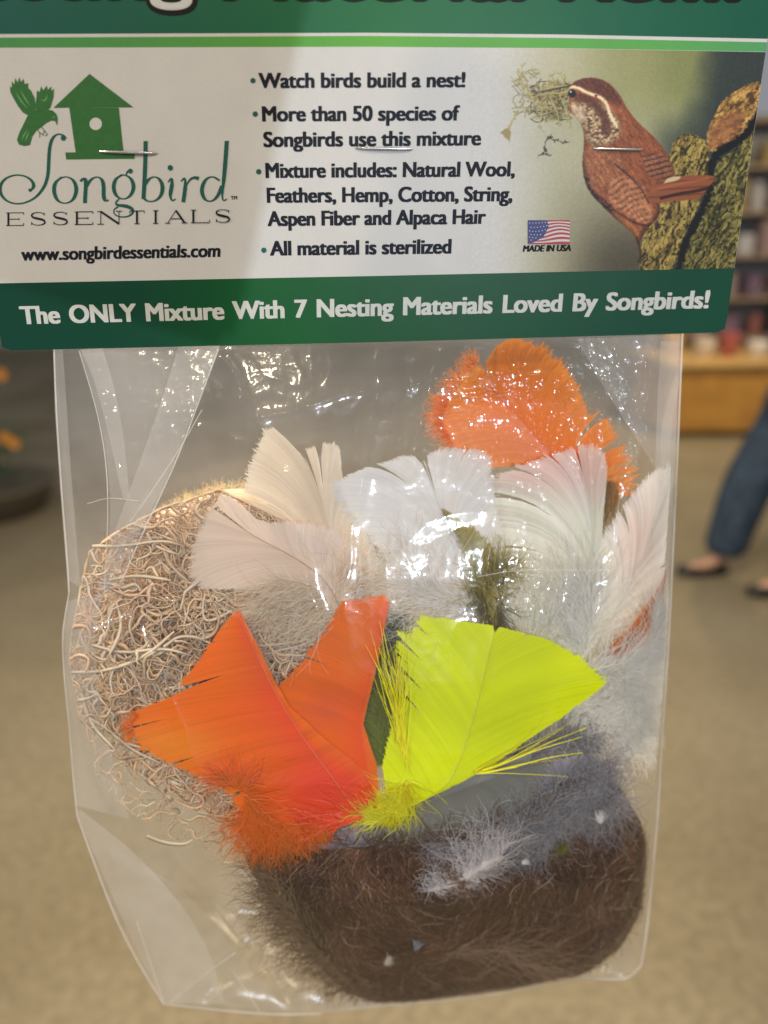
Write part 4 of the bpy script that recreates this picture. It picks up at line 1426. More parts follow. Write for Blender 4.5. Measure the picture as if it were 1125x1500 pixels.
def hairs(name, roots, ang, length, col, d, m, parent, origin, n=300, K_=9, hw=0.45, curl=0.5, spread=0.35, var=0.15, dspread=3.0, droop=0.0, rs=0, kind=None, col2=None, wavy=5.0):
    """soft hairs from roots along traced lines; ang gives the direction at each root (deg, 0 = right, 90 = up)"""
    rr = np.random.RandomState(rs)
    t = rr.rand(n)
    r0 = poly_interp(np.asarray(roots, float), t) if len(roots) > 1 else np.repeat(np.asarray(roots, float), n, 0)
    r0 = r0 + rr.randn(n, 2) * 1.5
    a = np.radians(np.interp(t, np.linspace(0, 1, len(ang)), ang)) + rr.randn(n) * spread
    L = np.interp(t, np.linspace(0, 1, len(length)), length) * rr.uniform(.45, 1.15, n)
    k = rr.randn(n) * curl
    fr = np.linspace(0, 1, K_)[None]
    aa = a[:, None] + k[:, None] * fr + .30 * wavy / 5 * np.sin(fr * rr.uniform(4, 9, n)[:, None] + rr.rand(n)[:, None] * 6.28)
    st_ = L[:, None] / (K_ - 1)
    dx, dy = np.cos(aa) * st_, -np.sin(aa) * st_
    P_ = np.stack([r0[:, :1] + np.cumsum(dx, 1), r0[:, 1:] + np.cumsum(dy, 1)], -1)
    P_[..., 1] += droop * fr ** 2 * L[:, None] * .2
    dd = d + rr.uniform(-.5, .5, n)[:, None] * dspread * (0.2 + fr) + 0 * P_[..., 0]
    dd = np.maximum(dd, 0.35)
    h_ = hw * rr.uniform(.6, 1.3, n)[:, None] * (1 - .7 * fr) + 0.05
    c0 = alb(col)[None, None] * np.ones((n, K_, 1))
    if col2 is not None:
        c0 = c0 * (1 - fr[..., None]) + alb(col2)[None, None] * fr[..., None]
    cc = np.clip(c0 * (1 + var * rr.randn(n))[:, None, None], 0.004, .93)
    o = ribbons(name, P_, h_, dd, m, cc, rr.uniform(-1, 1, (n, 1)), parent=parent, origin=origin)
    if kind:
        o['kind'] = kind
    return o


# ---- cotton wad behind the shavings
def mound(name, outline, d0, depth, m, origin, parent=None, rough=1.0, n=70, seed=0, pw=0.5):
    """closed lump: front and rear sheets between a traced outline"""
    O_ = smooth_poly(np.vstack([outline, outline[:1]]), it=3)[:-1]
    c_ = O_.mean(0)
    a = np.linspace(0, 1, 120)[:-1]
    ring = poly_interp(np.vstack([O_, O_[:1]]), a)
    V_, id_ = [], []
    rr = np.sin(np.linspace(0, 1, n // 2) * math.pi / 2)
    for sgn in (1, -1):
        for r_ in (rr if sgn > 0 else rr[::-1][1:]):
            Q = c_ + (ring - c_) * r_
            z = np.sqrt(np.clip(1 - r_ ** 2, 0, 1))
            dd = d0 + depth / 2 - sgn * z * depth / 2 + rough * (fbm(Q[:, 0] / 40, Q[:, 1] / 40, 4, seed) - .5) * z * 2
            V_.append(D3(Q[:, 0], Q[:, 1], np.maximum(dd, .6)) - origin)
    V_ = np.array(V_)
    id_ = np.arange(V_.shape[0] * V_.shape[1]).reshape(V_.shape[:2])
    nx_ = np.roll(id_, -1, 1)
    q_ = np.stack([id_[:-1], id_[1:], nx_[1:], nx_[:-1]], -1).reshape(-1, 4)
    return link(name, raw_mesh(name, V_.reshape(-1, 3), q_, m), parent)


def fluffy(name, c0, c1_, sc=160.0):
    def b(nt):
        tc = N(nt, 'TexCoord')
        n1 = N(nt, 'TexNoise', i_Scale=sc, i_Detail=6.0, i_Roughness=0.7, i_Distortion=1.5)
        nt.links.new(tc.outputs['Object'], n1.inputs['Vector'])
        r1 = N(nt, 'ValToRGB')
        e = r1.color_ramp.elements
        e[0].position, e[1].position = 0.3, 0.7
        e[0].color, e[1].color = tuple(c0) + (1,), tuple(c1_) + (1,)
        nt.links.new(n1.outputs['Fac'], r1.inputs[0])
        p = principled(nt, r1.outputs[0], 0.95, 0.1)
        bp = N(nt, 'Bump')
        bp.inputs['Strength'].default_value = 0.6
        bp.inputs['Distance'].default_value = 0.002
        nt.links.new(n1.outputs['Fac'], bp.inputs['Height'])
        nt.links.new(bp.outputs[0], p.inputs['Normal'])
        return p.outputs[0]
    return mat(name, b)


M_COTTON = fluffy('cream_cotton', alb((236, 210, 182)), alb((246, 228, 202)))
cot = np.array([(200, 775), (245, 742), (300, 722), (345, 714), (400, 720), (470, 740), (520, 790), (545, 870), (540, 980), (500, 1080), (420, 1150), (330, 1150), (240, 1110), (180, 1040), (150, 950), (150, 860)], float)
oc = D3(340, 1130, 20)
ct_ = thing('cotton_wad', 'cream cotton wad showing a smooth pale top edge behind the wood shavings', 'cotton', oc)
mound('wad', cot, 6.6, 26, M_COTTON, oc, ct_, 2.0, seed=3)
o = hairs('loose_lint', [(205, 775), (250, 742), (300, 722), (345, 714), (420, 720)], [140, 110, 90, 80, 60], [10, 16, 12], (235, 215, 175), 24, M_DOWN, ct_, oc, n=500, hw=.3, curl=1.4, spread=.9, dspread=8, rs=5)
o['kind'] = 'stuff'

# ---- wood shavings: a tangle of curly ribbons
fib_poly = np.array([(118, 880), (135, 810), (180, 780), (240, 748), (320, 722), (400, 760), (470, 800), (540, 870), (560, 960), (545, 1060), (500, 1150), (470, 1235), (400, 1232), (330, 1200), (250, 1165), (180, 1110), (120, 1050), (98, 970)], float)


def strands(n, seed, poly, dfun, K_=26, lr=(60, 190), hwr=(0.9, 1.9), bright=1.0, ang_bias=None):
    rr = np.random.RandomState(seed)
    lo, hi = poly.min(0), poly.max(0)
    pts = np.empty((0, 2))
    while len(pts) < n:
        q_ = lo + (hi - lo) * rr.rand(n * 2, 2)
        pts = np.vstack([pts, q_[inside(q_[:, 0], q_[:, 1], poly)]])
    p0 = pts[:n]
    L = rr.uniform(*lr, n)
    a0 = rr.rand(n) * 6.28
    k = rr.randn(n) * 1.9
    fr = np.linspace(0, 1, K_)[None]
    w1_, p1_ = rr.uniform(3, 8, n)[:, None], rr.rand(n)[:, None] * 6.28
    w2_, p2_ = rr.uniform(9, 18, n)[:, None], rr.rand(n)[:, None] * 6.28
    aa = a0[:, None] + k[:, None] * (fr - .5) * 1.6 + .75 * np.sin(w1_ * fr + p1_) + .40 * np.sin(w2_ * fr + p2_)
    st_ = L[:, None] / (K_ - 1)
    aa = aa + .25 * np.sign(np.sin(w2_ * fr * 1.7 + p1_))
    P_ = np.stack([np.cumsum(np.cos(aa) * st_, 1), np.cumsum(np.sin(aa) * st_, 1)], -1)
    P_ = P_ - P_.mean(1, keepdims=True) + p0[:, None]
    # keep the ends inside the lump
    c_ = poly.mean(0)
    for _ in range(2):
        ins = inside(P_[..., 0], P_[..., 1], poly)
        far = seg_dist(P_[..., 0], P_[..., 1], poly)
        pull = np.where(ins, 0, np.clip(far - 4, 0, 60))
        v_ = c_ - P_
        v_ /= np.linalg.norm(v_, axis=2)[..., None]
        P_ = P_ + v_ * pull[..., None]
    dd = dfun(n, rr)[:, None] + rr.uniform(.6, 2.2, n)[:, None] * np.sin(rr.uniform(2, 7, n)[:, None] * fr + rr.rand(n)[:, None] * 6.28)
    hw = rr.uniform(*hwr, n)[:, None] * (0.8 + .35 * np.sin(fr * 9 + p1_)) * (1 - .5 * smooth(.9, 1, fr)) * (1 - .5 * smooth(.1, 0, fr))
    tw = rr.uniform(-2.5, 2.5, n)[:, None] * fr + rr.rand(n)[:, None] * 3.14
    base = np.array([alb((246, 220, 186)), alb((240, 210, 172)), alb((248, 228, 198)), alb((236, 206, 178)), alb((246, 230, 210))])[rr.randint(0, 5, n)]
    cc = base[:, None, :] * 1.0 * bright * (1 + .07 * rr.randn(n, 1, 1)) * np.ones((1, K_, 1))
    return P_, hw, np.maximum(dd, .7), np.clip(cc, 0, .93), tw


of = D3(300, 1180, 6)
P1 = strands(900, 11, fib_poly, lambda n, rr: rr.uniform(2.3, 5.5, n), lr=(50, 180), hwr=(1.1, 3.6))
P2 = strands(800, 12, fib_poly, lambda n, rr: rr.uniform(4.6, 7.2, n), hwr=(1.1, 3.6))
low = np.array([(130, 1060), (260, 1150), (400, 1180), (470, 1230), (420, 1250), (320, 1260), (240, 1220), (150, 1150)], float)
P3 = strands(90, 13, low, lambda n, rr: rr.uniform(1.5, 10, n), lr=(40, 110), hwr=(.9, 1.8))
hero = [[(100, 985), (150, 985), (210, 965), (255, 925)], [(135, 945), (180, 958), (240, 948), (280, 960)], [(240, 948), (262, 930), (300, 935), (330, 960)], [(385, 960), (420, 950), (450, 945), (460, 925)],
        [(340, 895), (300, 915), (295, 890), (300, 870)], [(128, 1050), (160, 1070), (190, 1098), (235, 1118)], [(135, 800), (180, 800), (240, 790), (270, 800)], [(240, 800), (250, 830), (275, 850)], [(215, 780), (225, 800), (262, 812)],
        [(118, 1010), (130, 1060), (170, 1100)], [(290, 1190), (330, 1200), (360, 1180), (368, 1160)], [(215, 1225), (240, 1235), (270, 1238), (282, 1230)], [(390, 1240), (420, 1244), (432, 1238)], [(160, 850), (200, 842), (250, 850)],
        [(330, 930), (360, 945), (400, 945), (452, 936)], [(170, 880), (180, 920), (160, 960)], [(290, 1140), (310, 1138), (330, 1134)], [(155, 1060), (170, 1085), (215, 1098)]]
Kh = 26
PH = np.stack([poly_interp(smooth_poly(h), np.linspace(0, 1, Kh)) for h in hero])
nh = len(hero)
H = (PH, np.full((nh, Kh), 2.7) * (1 - .5 * smooth(.85, 1, np.linspace(0, 1, Kh)))[None], 1.4 + .8 * np.sin(np.linspace(0, 5, Kh))[None] + R.rand(nh, 1), np.broadcast_to(alb((246, 232, 208)), (nh, Kh, 3)), R.uniform(-.6, .6, (nh, 1)) + np.linspace(-.4, .4, Kh)[None])
cat = [np.concatenate([A[i] for A in (P1, P2, P3, H)], 0) for i in range(5)]
cover = np.array([(345, 885), (300, 900), (270, 850), (275, 780), (315, 735), (345, 700), (395, 615), (500, 640), (575, 860), (560, 1200), (545, 1255), (370, 1270), (325, 1190), (190, 1110), (180, 1040), (250, 1010)], float)
cm_ = smooth(-28, 4, np.where(inside(cat[0][..., 0], cat[0][..., 1], cover), 1, -1) * seg_dist(cat[0][..., 0], cat[0][..., 1], cover))
cat[2] = cat[2] * (1 - cm_) + np.maximum(cat[2], 4.4 + .3 * cat[2]) * cm_
fo = ribbons('wood_shavings', cat[0], cat[1], cat[2], M_FIBRE, cat[3], cat[4], origin=of, tubeform=4)
to_frame(fo, of)
tag(fo, 'tangle of curly cream wood shavings filling the left of the bag', 'wood shavings', kind='stuff')

# ---- brown wool
wool_poly = np.array([(366, 1258), (420, 1222), (500, 1190), (600, 1180), (720, 1180), (800, 1166), (866, 1140), (906, 1160), (932, 1206), (946, 1262), (936, 1325), (905, 1378), (850, 1420), (780, 1440), (700, 1458), (620, 1468), (560, 1466), (510, 1445), (470, 1405), (430, 1350), (395, 1305)], float)
M_WCORE = fluffy('brown_wool', alb((52, 40, 32)), alb((84, 66, 54)), 120)
ow = D3(680, 1440, 14)
wl = thing('wool_wad', 'dark brown wad of wool filling the bottom of the bag', 'wool', ow)
mound('core', wool_poly + (np.array([690, 1335.]) - wool_poly) * .10, 6.5, 22, M_WCORE, ow, wl, 4.0, seed=9)
nw = 19000
rr = np.random.RandomState(31)
big_poly = wool_poly + (wool_poly - wool_poly.mean(0)) * 0.03
q_ = big_poly.min(0) + (big_poly.max(0) - big_poly.min(0)) * rr.rand(nw * 2, 2)
q_ = q_[inside(q_[:, 0], q_[:, 1], big_poly)][:nw]
nw = len(q_)
flow = (fbm(q_[:, 0] / 120, q_[:, 1] / 120, 3, 4) - .5) * 7 + 0.15
# strands run round the lump
cw = np.array([680, 1250.])
tang = np.arctan2(-(q_[:, 0] - cw[0]), (q_[:, 1] - cw[1]) * 1.2)
a0 = np.where(rr.rand(nw) < .8, tang + flow * .45 + rr.randn(nw) * .3, rr.rand(nw) * 6.28)
Kw = 7
fr = np.linspace(0, 1, Kw)[None]
L = rr.uniform(18, 80, nw)
aa = a0[:, None] + rr.randn(nw)[:, None] * .9 * (fr - .5) + .35 * np.sin(fr * rr.uniform(3, 9, nw)[:, None] + rr.rand(nw)[:, None] * 6)
P_ = np.stack([np.cumsum(np.cos(aa), 1), np.cumsum(np.sin(aa), 1)], -1) * (L / (Kw - 1))[:, None, None]
P_ = P_ - P_.mean(1, keepdims=True) + q_[:, None]
ed = seg_dist(P_[..., 0], P_[..., 1], wool_poly)
ins = inside(P_[..., 0], P_[..., 1], wool_poly)
rel = np.clip(np.where(ins, ed, 0) / 110, 0, 1)
out_ = np.where(ins, 0, ed)
P_ = P_ + (wool_poly.mean(0) - P_) * (np.clip(out_ - 6, 0, 99) / 300)[..., None]
surf = 4.8 + 10 * (1 - np.sqrt(1 - (1 - rel) ** 2)) + 5.0 * (fbm(P_[..., 0] / 55, P_[..., 1] / 38, 3, 13) - .5)
dd = surf - rr.uniform(0, 2.6, nw)[:, None] + .5 * np.sin(fr * 5 + rr.rand(nw)[:, None] * 6)
cl = np.array([alb((74, 49, 38)), alb((90, 62, 48)), alb((108, 79, 63)), alb((58, 41, 34)), alb((132, 105, 88))])[rr.choice(5, nw, p=[.32, .26, .18, .18, .06])]
pn = fbm(q_[:, 0] / 60, q_[:, 1] / 45, 3, 8)
cl = cl * (0.30 + 1.3 * pn)[:, None]
light_ = rr.rand(nw) < .03
cl[light_] = alb((150, 132, 116))
o = ribbons('wool_hairs', P_, rr.uniform(.22, .5, nw)[:, None] * (1 - .5 * np.abs(2 * fr - 1)), np.maximum(dd, .9), M_WOOL, np.repeat(cl[:, None], Kw, 1), rr.uniform(-1, 1, (nw, 1)), parent=wl, origin=ow)
o['kind'] = 'stuff'
o = hairs('stray_strands', [(390, 1270), (450, 1370), (520, 1440)], [150, 160, 190], [60, 90, 60], (104, 84, 64), 3.5, M_WOOL, wl, ow, n=420, hw=.35, curl=.8, spread=.5, rs=8)
o['kind'] = 'stuff'
o = hairs('long_pale_strands', [(640, 1400), (700, 1385), (800, 1420)], [10, -12, -40], [110, 150, 70], (128, 104, 86), 2.0, M_WOOL, wl, ow, n=130, hw=.35, curl=.5, spread=.25, rs=9)
o['kind'] = 'stuff'

o = hairs('top_fuzz', [(380, 1262), (450, 1238), (560, 1240), (680, 1236), (800, 1200), (890, 1140)], [150, 120, 90, 90, 110, 80], [40, 30, 34, 44, 40, 30], (80, 62, 50), 3.0, M_WOOL, wl, ow, n=1500, hw=.4, curl=1.0, spread=.9, dspread=3, rs=41)
o['kind'] = 'stuff'
o = hairs('edge_fuzz', [(390, 1290), (440, 1360), (510, 1440), (600, 1466), (740, 1450), (860, 1412), (935, 1330), (945, 1230)], [200, 190, 200, 190, 0, 20, 40, 80], [60, 70, 50, 30, 30, 30, 30, 30], (88, 68, 54), 7.0, M_WOOL, wl, ow, n=1500, hw=.35, curl=1.0, spread=.7, dspread=6, rs=42)
o['kind'] = 'stuff'

for (cx_, cy_, a_, l_, c_) in ((610, 1390, 80, 12, (140, 150, 160)), (566, 1412, 55, 12, (225, 215, 205)), (766, 1264, 20, 8, (225, 225, 230)), (880, 1205, 95, 16, (214, 212, 214)), (820, 1250, 60, 18, (104, 104, 46))):
    ol_ = D3(cx_, cy_, 1.4)
    lt_ = thing('lint_tuft', {610: 'tiny blue grey lint speck low on the brown wool', 566: 'tiny white sliver of lint near the bottom of the brown wool', 766: 'tiny round white speck on the wool right of the white plume',
                              880: 'small white curl of lint at the right of the brown wool', 820: 'small olive green lint wisp on the upper right of the wool'}[cx_], 'lint', ol_)
    hairs('fluff', [(cx_ - 1, cy_), (cx_ + 1, cy_)], [a_, a_], [l_, l_], c_, 1.4, M_DOWN, lt_, ol_, n=40, hw=.8, curl=.8, spread=.25, dspread=1, rs=int(cx_), wavy=3)

# ---- feathers
G = 'feathers packed in the bag'
# top orange, behind the pale ones
th, og = feather('feather', 'rounded bright orange feather at the top right of the bag under the card', [(880, 765), (850, 715), (800, 655), (748, 600), (712, 560)],
                 [(840, 700), (770, 682), (700, 684), (660, 660), (644, 630), (652, 590), (680, 555), (700, 530), (712, 545)], [(935, 720), (930, 680), (905, 640), (880, 600), (862, 615), (850, 575), (830, 540), (800, 510), (765, 496), (735, 498), (712, 530)],
                 12, (226, 118, 36), (242, 148, 56), (240, 132, 40), n=(330, 360), camber=1.5, group=G, rs=3, fray=2.2, splitsR=((.33, .02), (.22, .02)), wisp=.3, var=.08, shaft_col=(205, 80, 20), shaft_w=1.6,
                 patches=((880, 750, 30, 40, (140, 100, 36)),))
hairs('down', [(668, 655), (648, 615), (665, 575), (700, 532)], [190, 180, 160, 120], [26, 30, 24], (238, 140, 60), 12, M_DOWN, th, og, n=420, hw=.4, curl=.5, spread=.35, dspread=2, rs=14)
hairs('base_tuft', [(860, 700), (905, 700)], [-110, -100], [70, 80], (140, 104, 40), 12.5, M_DOWN, th, og, n=260, hw=.6, curl=.3, spread=.2, rs=15, col2=(110, 90, 36))
# white, front right big
th, og = feather('feather', 'large pale grey white feather with a long white shaft, right of centre', [(852, 972), (866, 900), (872, 830), (868, 760), (852, 690), (840, 655)],
                 [(800, 940), (745, 880), (712, 830), (702, 770), (705, 715), (740, 690), (790, 672), (838, 655)], [(880, 930), (900, 870), (880, 800), (884, 740), (890, 690), (884, 652), (846, 650)],
                 8.5, (196, 196, 184), (212, 210, 202), (198, 198, 188), n=(230, 110), m=M_WHITE, camber=1.2, group=G, rs=5, fray=2, lag=.60, lean=.45, splitsL=((.42, .012), (.62, .014), (.78, .012), (.9, .008)), wisp=.25, shaft_col=(232, 232, 232), shaft_w=2.6,
                 patches=((800, 690, 90, 34, (232, 202, 192)), (860, 690, 40, 40, (232, 206, 198))))
hairs('down', [(852, 975), (862, 930), (868, 880)], [130, 118, 100], [110, 130, 90], (232, 231, 228), 6.5, M_DOWN, th, og, n=900, hw=.42, curl=.6, spread=.42, dspread=4, rs=16)
hairs('down_fringe', [(740, 920), (760, 925), (800, 945)], [100, 92, 75], [110, 120, 90], (214, 214, 204), 5.0, M_DOWN, th, og, n=240, hw=.32, curl=.4, spread=.3, dspread=3, rs=17)
# far right white
th, og = feather('feather', 'narrow white feather standing along the right edge of the bag', [(856, 975), (900, 900), (945, 810), (975, 720), (984, 680)],
                 [(846, 900), (850, 840), (872, 800), (915, 735), (955, 690), (968, 682), (976, 690), (982, 674)], [(915, 965), (955, 930), (975, 860), (984, 780), (990, 700), (986, 676)],
                 9.5, (206, 202, 194), (226, 222, 220), (210, 204, 198), n=(150, 170), m=M_WHITE, camber=1.0, group=G, rs=6, lag=.62, lean=.4, splitsL=((.6, .018), (.35, .014)), splitsR=((.5, .01),), wisp=.3, shaft_col=(220, 215, 200), shaft_w=1.6,
                 patches=((930, 790, 24, 60, (224, 206, 198)),))
hairs('down', [(850, 985), (900, 985), (940, 960), (960, 900)], [20, 15, 20, 60], [90, 100, 70], (242, 240, 235), 5, M_DOWN, th, og, n=1500, hw=.5, curl=.9, spread=.35, dspread=5, rs=18)
hairs('lower_down', [(800, 1060), (850, 1040), (880, 1010), (900, 1100)], [0, 5, 10, 15], [110, 120, 100, 80], (240, 238, 232), 5.6, M_DOWN, th, og, n=2400, hw=.5, curl=.9, spread=.38, dspread=3.5, rs=19, wavy=8)
# orange brown sliver
feather('feather', 'thin orange brown feather sliver at the right edge of the bag', [(885, 962), (930, 925), (962, 880), (986, 830)], [(905, 940), (940, 895), (968, 855), (986, 830)], [(915, 968), (955, 935), (978, 890), (988, 832)],
        4.6, (150, 88, 40), (196, 116, 62), n=(90, 90), camber=.5, group=G, rs=8, shaft_w=1.2, shaft_col=(224, 150, 120), wisp=.2)
# beige left (pointing left)
th, og = feather('feather', 'beige translucent feather lying to the left over the wood shavings', [(505, 905), (480, 850), (430, 815), (370, 785), (315, 745)],
                 [(450, 905), (390, 872), (340, 862), (290, 864), (276, 840), (282, 795), (300, 755), (312, 744)], [(540, 850), (520, 790), (480, 768), (430, 762), (380, 766), (350, 735), (322, 720), (316, 740)],
                 3.6, (206, 188, 172), (216, 202, 190), (208, 192, 180), n=(220, 170), m=M_WHITE, camber=1.0, group=G, rs=9, wisp=.25, fray=1.6, lean=.25, lag=.72, shaft_col=(150, 126, 104), shaft_w=1.4, var=.06)
hairs('down', [(505, 905), (470, 860), (420, 850)], [200, 210, 205], [90, 110, 90], (230, 216, 200), 3.6, M_DOWN, th, og, n=520, hw=.38, curl=.5, spread=.28, rs=20, dspread=2.5)
# cream upright
th, og = feather('feather', 'cream translucent feather standing upright with a ragged split tip', [(484, 945), (483, 850), (482, 765), (462, 705), (446, 668)],
                 [(425, 900), (365, 840), (348, 790), (352, 740), (362, 690), (378, 650), (394, 621), (416, 640), (440, 665)], [(540, 900), (560, 850), (540, 780), (505, 720), (500, 690), (497, 648), (470, 650), (448, 658)],
                 6.0, (214, 200, 180), (224, 214, 200), (214, 202, 184), n=(420, 320), m=M_WHITE, camber=1.2, group=G, rs=10, fray=1.6, lag=.66, splitsL=((.55, .012), (.42, .01), (.88, .02)), splitsR=((.93, .02), (.5, .008)), wisp=.35, shaft_col=(214, 198, 168), shaft_w=2.0, var=.07)
hairs('down', [(484, 950), (484, 900), (500, 870)], [150, 90, 40], [110, 100, 110], (230, 216, 198), 4.5, M_DOWN, th, og, n=900, hw=.36, curl=.8, spread=.6, dspread=4, rs=21)
# white middle
th, og = feather('feather', 'broad bluish white feather in the middle with a split top', [(705, 905), (683, 862), (662, 795), (642, 735), (620, 672)],
                 [(640, 900), (590, 840), (540, 790), (500, 745), (480, 714), (520, 690), (560, 678), (602, 663), (618, 680)], [(735, 890), (742, 820), (728, 750), (722, 700), (718, 660), (680, 656), (645, 655), (624, 668)],
                 5.5, (214, 212, 210), (226, 226, 228), (220, 219, 220), n=(260, 170), m=M_WHITE, camber=1.0, group=G, rs=11, fray=1.6, lag=.64, lean=.4, splitsL=((.80, .02), (.30, .006)), splitsR=((.8, .006),), wisp=.2, shaft_col=(236, 236, 236), shaft_w=2.2, var=.04)
hairs('down', [(705, 905), (660, 880), (600, 860)], [175, 160, 130], [120, 130, 90], (222, 216, 210), 4.5, M_DOWN, th, og, n=700, hw=.36, curl=.8, spread=.5, dspread=4, rs=22)
# olive wisp
th, og = feather('feather', 'olive green wispy feather between the two large white feathers', [(725, 915), (720, 870), (705, 820), (672, 780), (646, 744)], [(690, 880), (690, 840), (672, 790), (648, 745)], [(750, 860), (742, 820), (700, 775), (650, 745)],
                 4.0, (124, 112, 48), (138, 128, 66), n=(40, 40), camber=.5, group=G, rs=12, wisp=.8, shaft_w=1.6, shaft_col=(120, 108, 44))
hairs('down', [(705, 900), (725, 860), (715, 820)], [110, 90, 60, -70], [60, 70, 40], (118, 110, 52), 4.4, M_DOWN, th, og, n=420, hw=.6, curl=.7, spread=.5, rs=23, col2=(150, 140, 76))
hairs('base_tuft', [(700, 840), (735, 900)], [-80, -90], [70, 50], (92, 84, 46), 4.8, M_DOWN, th, og, n=260, hw=.7, curl=.6, spread=.4, rs=24)
# slate grey pair under the yellow one
th, og = feather('feather', 'smooth slate grey feather under the bottom edge of the yellow feather', [(560, 1200), (640, 1170), (720, 1140), (800, 1110)], [(575, 1150), (620, 1130), (700, 1118), (780, 1100)], [(500, 1240), (600, 1236), (700, 1222), (780, 1180), (802, 1120)],
                 2.5, (100, 100, 98), (108, 110, 106), (100, 102, 100), n=(140, 170), camber=.6, group=G, rs=13, var=.05, shaft_w=0, wisp=.1)
th2, og2 = feather('feather', 'violet grey feather strip under the base of the orange feather', [(420, 1240), (480, 1228), (540, 1220), (606, 1208)], [(436, 1222), (480, 1208), (540, 1202), (604, 1202)], [(440, 1244), (500, 1244), (560, 1236), (606, 1212)],
                   2.6, (118, 112, 124), (98, 96, 110), n=(80, 80), camber=.4, group=G, rs=14, var=.1, shaft_w=0)
th, og = feather('feather', 'fluffy blue grey feather with a brown quill at the lower right', [(740, 1235), (780, 1190), (820, 1145), (850, 1110)], [(700, 1200), (740, 1160), (790, 1120), (846, 1106)], [(820, 1230), (880, 1200), (905, 1150), (880, 1110), (852, 1106)],
                 3.2, (86, 88, 98), (120, 120, 128), (100, 102, 112), n=(120, 130), camber=.6, group=G, rs=15, wisp=.9, shaft_w=4.0, shaft_col=(150, 132, 112), var=.15)
hairs('down', [(720, 1240), (770, 1210), (830, 1170), (890, 1120)], [80, 50, 20, -60], [60, 60, 56], (140, 140, 148), 2.6, M_DOWN, th, og, n=1100, hw=.42, curl=1.2, spread=1.1, dspread=3, rs=25, wavy=9)
hairs('dark_down', [(640, 1262), (700, 1262), (860, 1245), (900, 1170)], [-10, 50, 100, 120], [46, 50, 70], (96, 98, 108), 3.4, M_DOWN, th, og, n=700, hw=.5, curl=1.0, spread=.9, rs=26)
hairs('hanging_down', [(640, 1236), (700, 1238), (740, 1215), (800, 1225), (850, 1180), (880, 1190), (905, 1160)], [-150, -115, -60, -130, -60, -100, -60], [40, 80, 40, 90, 44, 80, 50], (140, 138, 144), 2.4, M_DOWN, th, og, n=800, hw=.38, curl=1.2, spread=.7, dspread=2, rs=43, wavy=9)
hairs('upper_down', [(730, 1120), (790, 1095), (860, 1090)], [30, 20, 0], [60, 66, 50], (126, 126, 132), 5.0, M_DOWN, th, og, n=700, hw=.6, curl=.9, spread=.9, dspread=2, rs=44, wavy=8)
# small white plume
th, og = feather('plume', 'small curled white plume lying across the brown wool', [(628, 1304), (660, 1300), (700, 1276), (742, 1246)], [(650, 1285), (690, 1255), (730, 1240)], [(650, 1314), (700, 1300), (740, 1256)], 1.6, (196, 190, 190), (170, 166, 170),
                 n=(45, 40), m=M_DOWN, camber=.3, rs=16, wisp=1.0, shaft_w=2.2, shaft_col=(214, 208, 204))
hairs('down', [(625, 1305), (660, 1296), (700, 1275), (742, 1246)], [170, 115, 100, 80], [24, 60, 95, 50], (184, 180, 184), 1.5, M_DOWN, th, og, n=230, hw=.42, curl=1.3, spread=.45, dspread=1.2, rs=27, wavy=9)
hairs('lower_down', [(640, 1306), (690, 1290), (735, 1262)], [-30, -10, 10], [30, 36, 40], (176, 170, 172), 1.6, M_DOWN, th, og, n=90, hw=.4, curl=1.0, spread=.5, dspread=1, rs=28)

# olive fluff between the orange and the yellow feathers + yellow
th, og = feather('feather', 'bright lime yellow fan shaped feather at the centre of the bag', [(560, 1198), (640, 1165), (667, 1134), (692, 1060), (710, 990), (726, 920)],
                 [(566, 1160), (560, 1120), (574, 1060), (582, 990), (583, 925), (600, 930), (616, 902), (660, 908), (722, 916)], [(672, 1136), (720, 1122), (770, 1085), (820, 1052), (888, 1000), (850, 962), (800, 936), (732, 918)],
                 2.2, (202, 214, 6), (210, 222, 4), (206, 218, 4), n=(460, 460), camber=.8, group=G, rs=17, smo=0, fray=1.2, lag=.97, lean=.12, splitsL=((.48, .014), (.52, .006), (.58, .012), (.63, .006), (.70, .006), (.40, .014), (.34, .008)), splitsR=((.9, .004), (.45, .005)), shaft_col=(236, 240, 90), shaft_w=2.3, var=.055, wk=1.6)
hairs('stray_barbs', [(690, 1134), (680, 1138)], [32, 16], [150, 176], (218, 212, 24), 1.8, M_VANE, th, og, n=14, hw=.9, curl=.25, spread=.08, rs=29, wavy=1)
hairs('side_strands', [(600, 1140), (584, 1100), (590, 1020)], [92, 96, 98], [150, 140, 80], (218, 212, 24), 1.9, M_VANE, th, og, n=90, hw=.8, curl=.25, spread=.09, rs=30, wavy=1.5)
hairs('down', [(598, 1140), (580, 1165), (570, 1190)], [-100, -110, -95], [60, 50, 20], (218, 212, 24), 1.8, M_DOWN, th, og, n=420, hw=.7, curl=.7, spread=.5, dspread=1.2, rs=31)
hairs('base_tuft', [(600, 1196), (560, 1200), (540, 1192)], [140, 160, 165], [50, 46, 40], (206, 206, 60), 1.7, M_DOWN, th, og, n=300, hw=.6, curl=.5, spread=.5, dspread=1, rs=32)
hairs('green_down', [(560, 1130), (575, 1080), (590, 1040)], [120, 110, 100], [90, 110, 100], (112, 124, 48), 4.2, M_DOWN, th, og, n=800, hw=.5, curl=.7, spread=.35, dspread=1.4, rs=33, col2=(130, 134, 70))
o = hairs('olive_tuft', [(545, 1090), (565, 1000), (590, 930)], [80, 95, 100], [90, 80, 60], (80, 80, 40), 6.0, M_DOWN, th, og, n=900, hw=.7, curl=.7, spread=.5, dspread=2, rs=34)

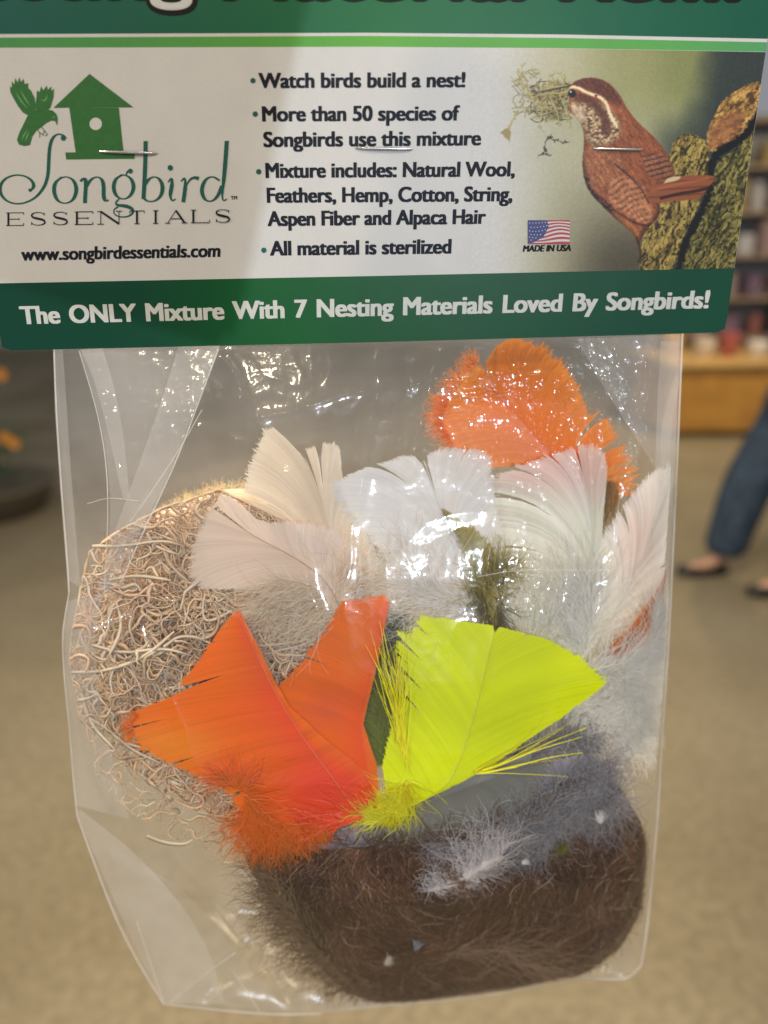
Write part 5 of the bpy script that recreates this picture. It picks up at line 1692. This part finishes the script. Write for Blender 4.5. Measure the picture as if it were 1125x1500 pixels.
# orange front pair
feather('feather', 'bent orange feather with an upright squared tip beside the yellow feather', [(545, 1196), (538, 1120), (524, 1055), (546, 975), (569, 873)],
        [(470, 1180), (420, 1090), (398, 1016), (440, 972), (474, 925), (500, 881), (535, 876), (566, 871)], [(556, 1180), (552, 1120), (532, 1060), (550, 985), (572, 880)],
        2.4, (222, 84, 34), (240, 118, 22), (236, 108, 26), n=(420, 200), camber=.8, group=G, rs=18, smo=0, fray=1.0, lag=.97, lean=.10, shaft_w=0, var=.06, splitsL=((.9, .006), (.6, .006)), wk=1.6,
        patches=((478, 1040, 34, 26, (190, 84, 44)), (520, 940, 30, 60, (240, 122, 36))))
th, og = feather('feather', 'large orange feather with a pointed tip and a slit, left of the yellow feather', [(530, 1200), (494, 1148), (446, 1085), (402, 1015), (370, 945), (345, 893)],
                 [(480, 1220), (385, 1232), (322, 1150), (250, 1118), (204, 1096), (189, 1064), (200, 1042), (250, 1022), (292, 966), (322, 922), (343, 896)], [(556, 1185), (538, 1130), (480, 1085), (425, 1035), (404, 1000), (380, 950), (350, 893)],
                 1.5, (232, 84, 44), (236, 122, 36), (242, 112, 24), n=(480, 220), camber=1.0, group=G, rs=19, smo=0, fray=1.3, lag=.97, lean=.06, splitsL=((.765, .018), (.45, .006), (.6, .004), (.3, .006), (.9, .004)), shaft_col=(246, 130, 76), shaft_w=2.4, var=.06, wk=1.55,
                 patches=((480, 1160, 80, 50, (224, 72, 52)), (250, 1090, 60, 26, (228, 136, 44)), (320, 980, 60, 40, (244, 116, 22))))
hairs('down', [(330, 1142), (370, 1180), (400, 1200), (470, 1205)], [200, -110, -100, -70], [40, 80, 60, 30], (226, 128, 44), 1.8, M_DOWN, th, og, n=1700, hw=.42, curl=.7, spread=.45, dspread=1.8, rs=35)
hairs('fringe', [(196, 1085), (192, 1062), (204, 1045)], [200, 180, 160], [14, 18, 12], (226, 130, 50), 2.2, M_DOWN, th, og, n=180, hw=.5, curl=.4, spread=.4, dspread=1, rs=36)
hairs('base_barbs', [(470, 1212), (530, 1200), (550, 1170)], [170, 180, 150], [60, 80, 60], (228, 84, 50), 1.6, M_VANE, th, og, n=160, hw=.8, curl=.3, spread=.3, dspread=1, rs=37)
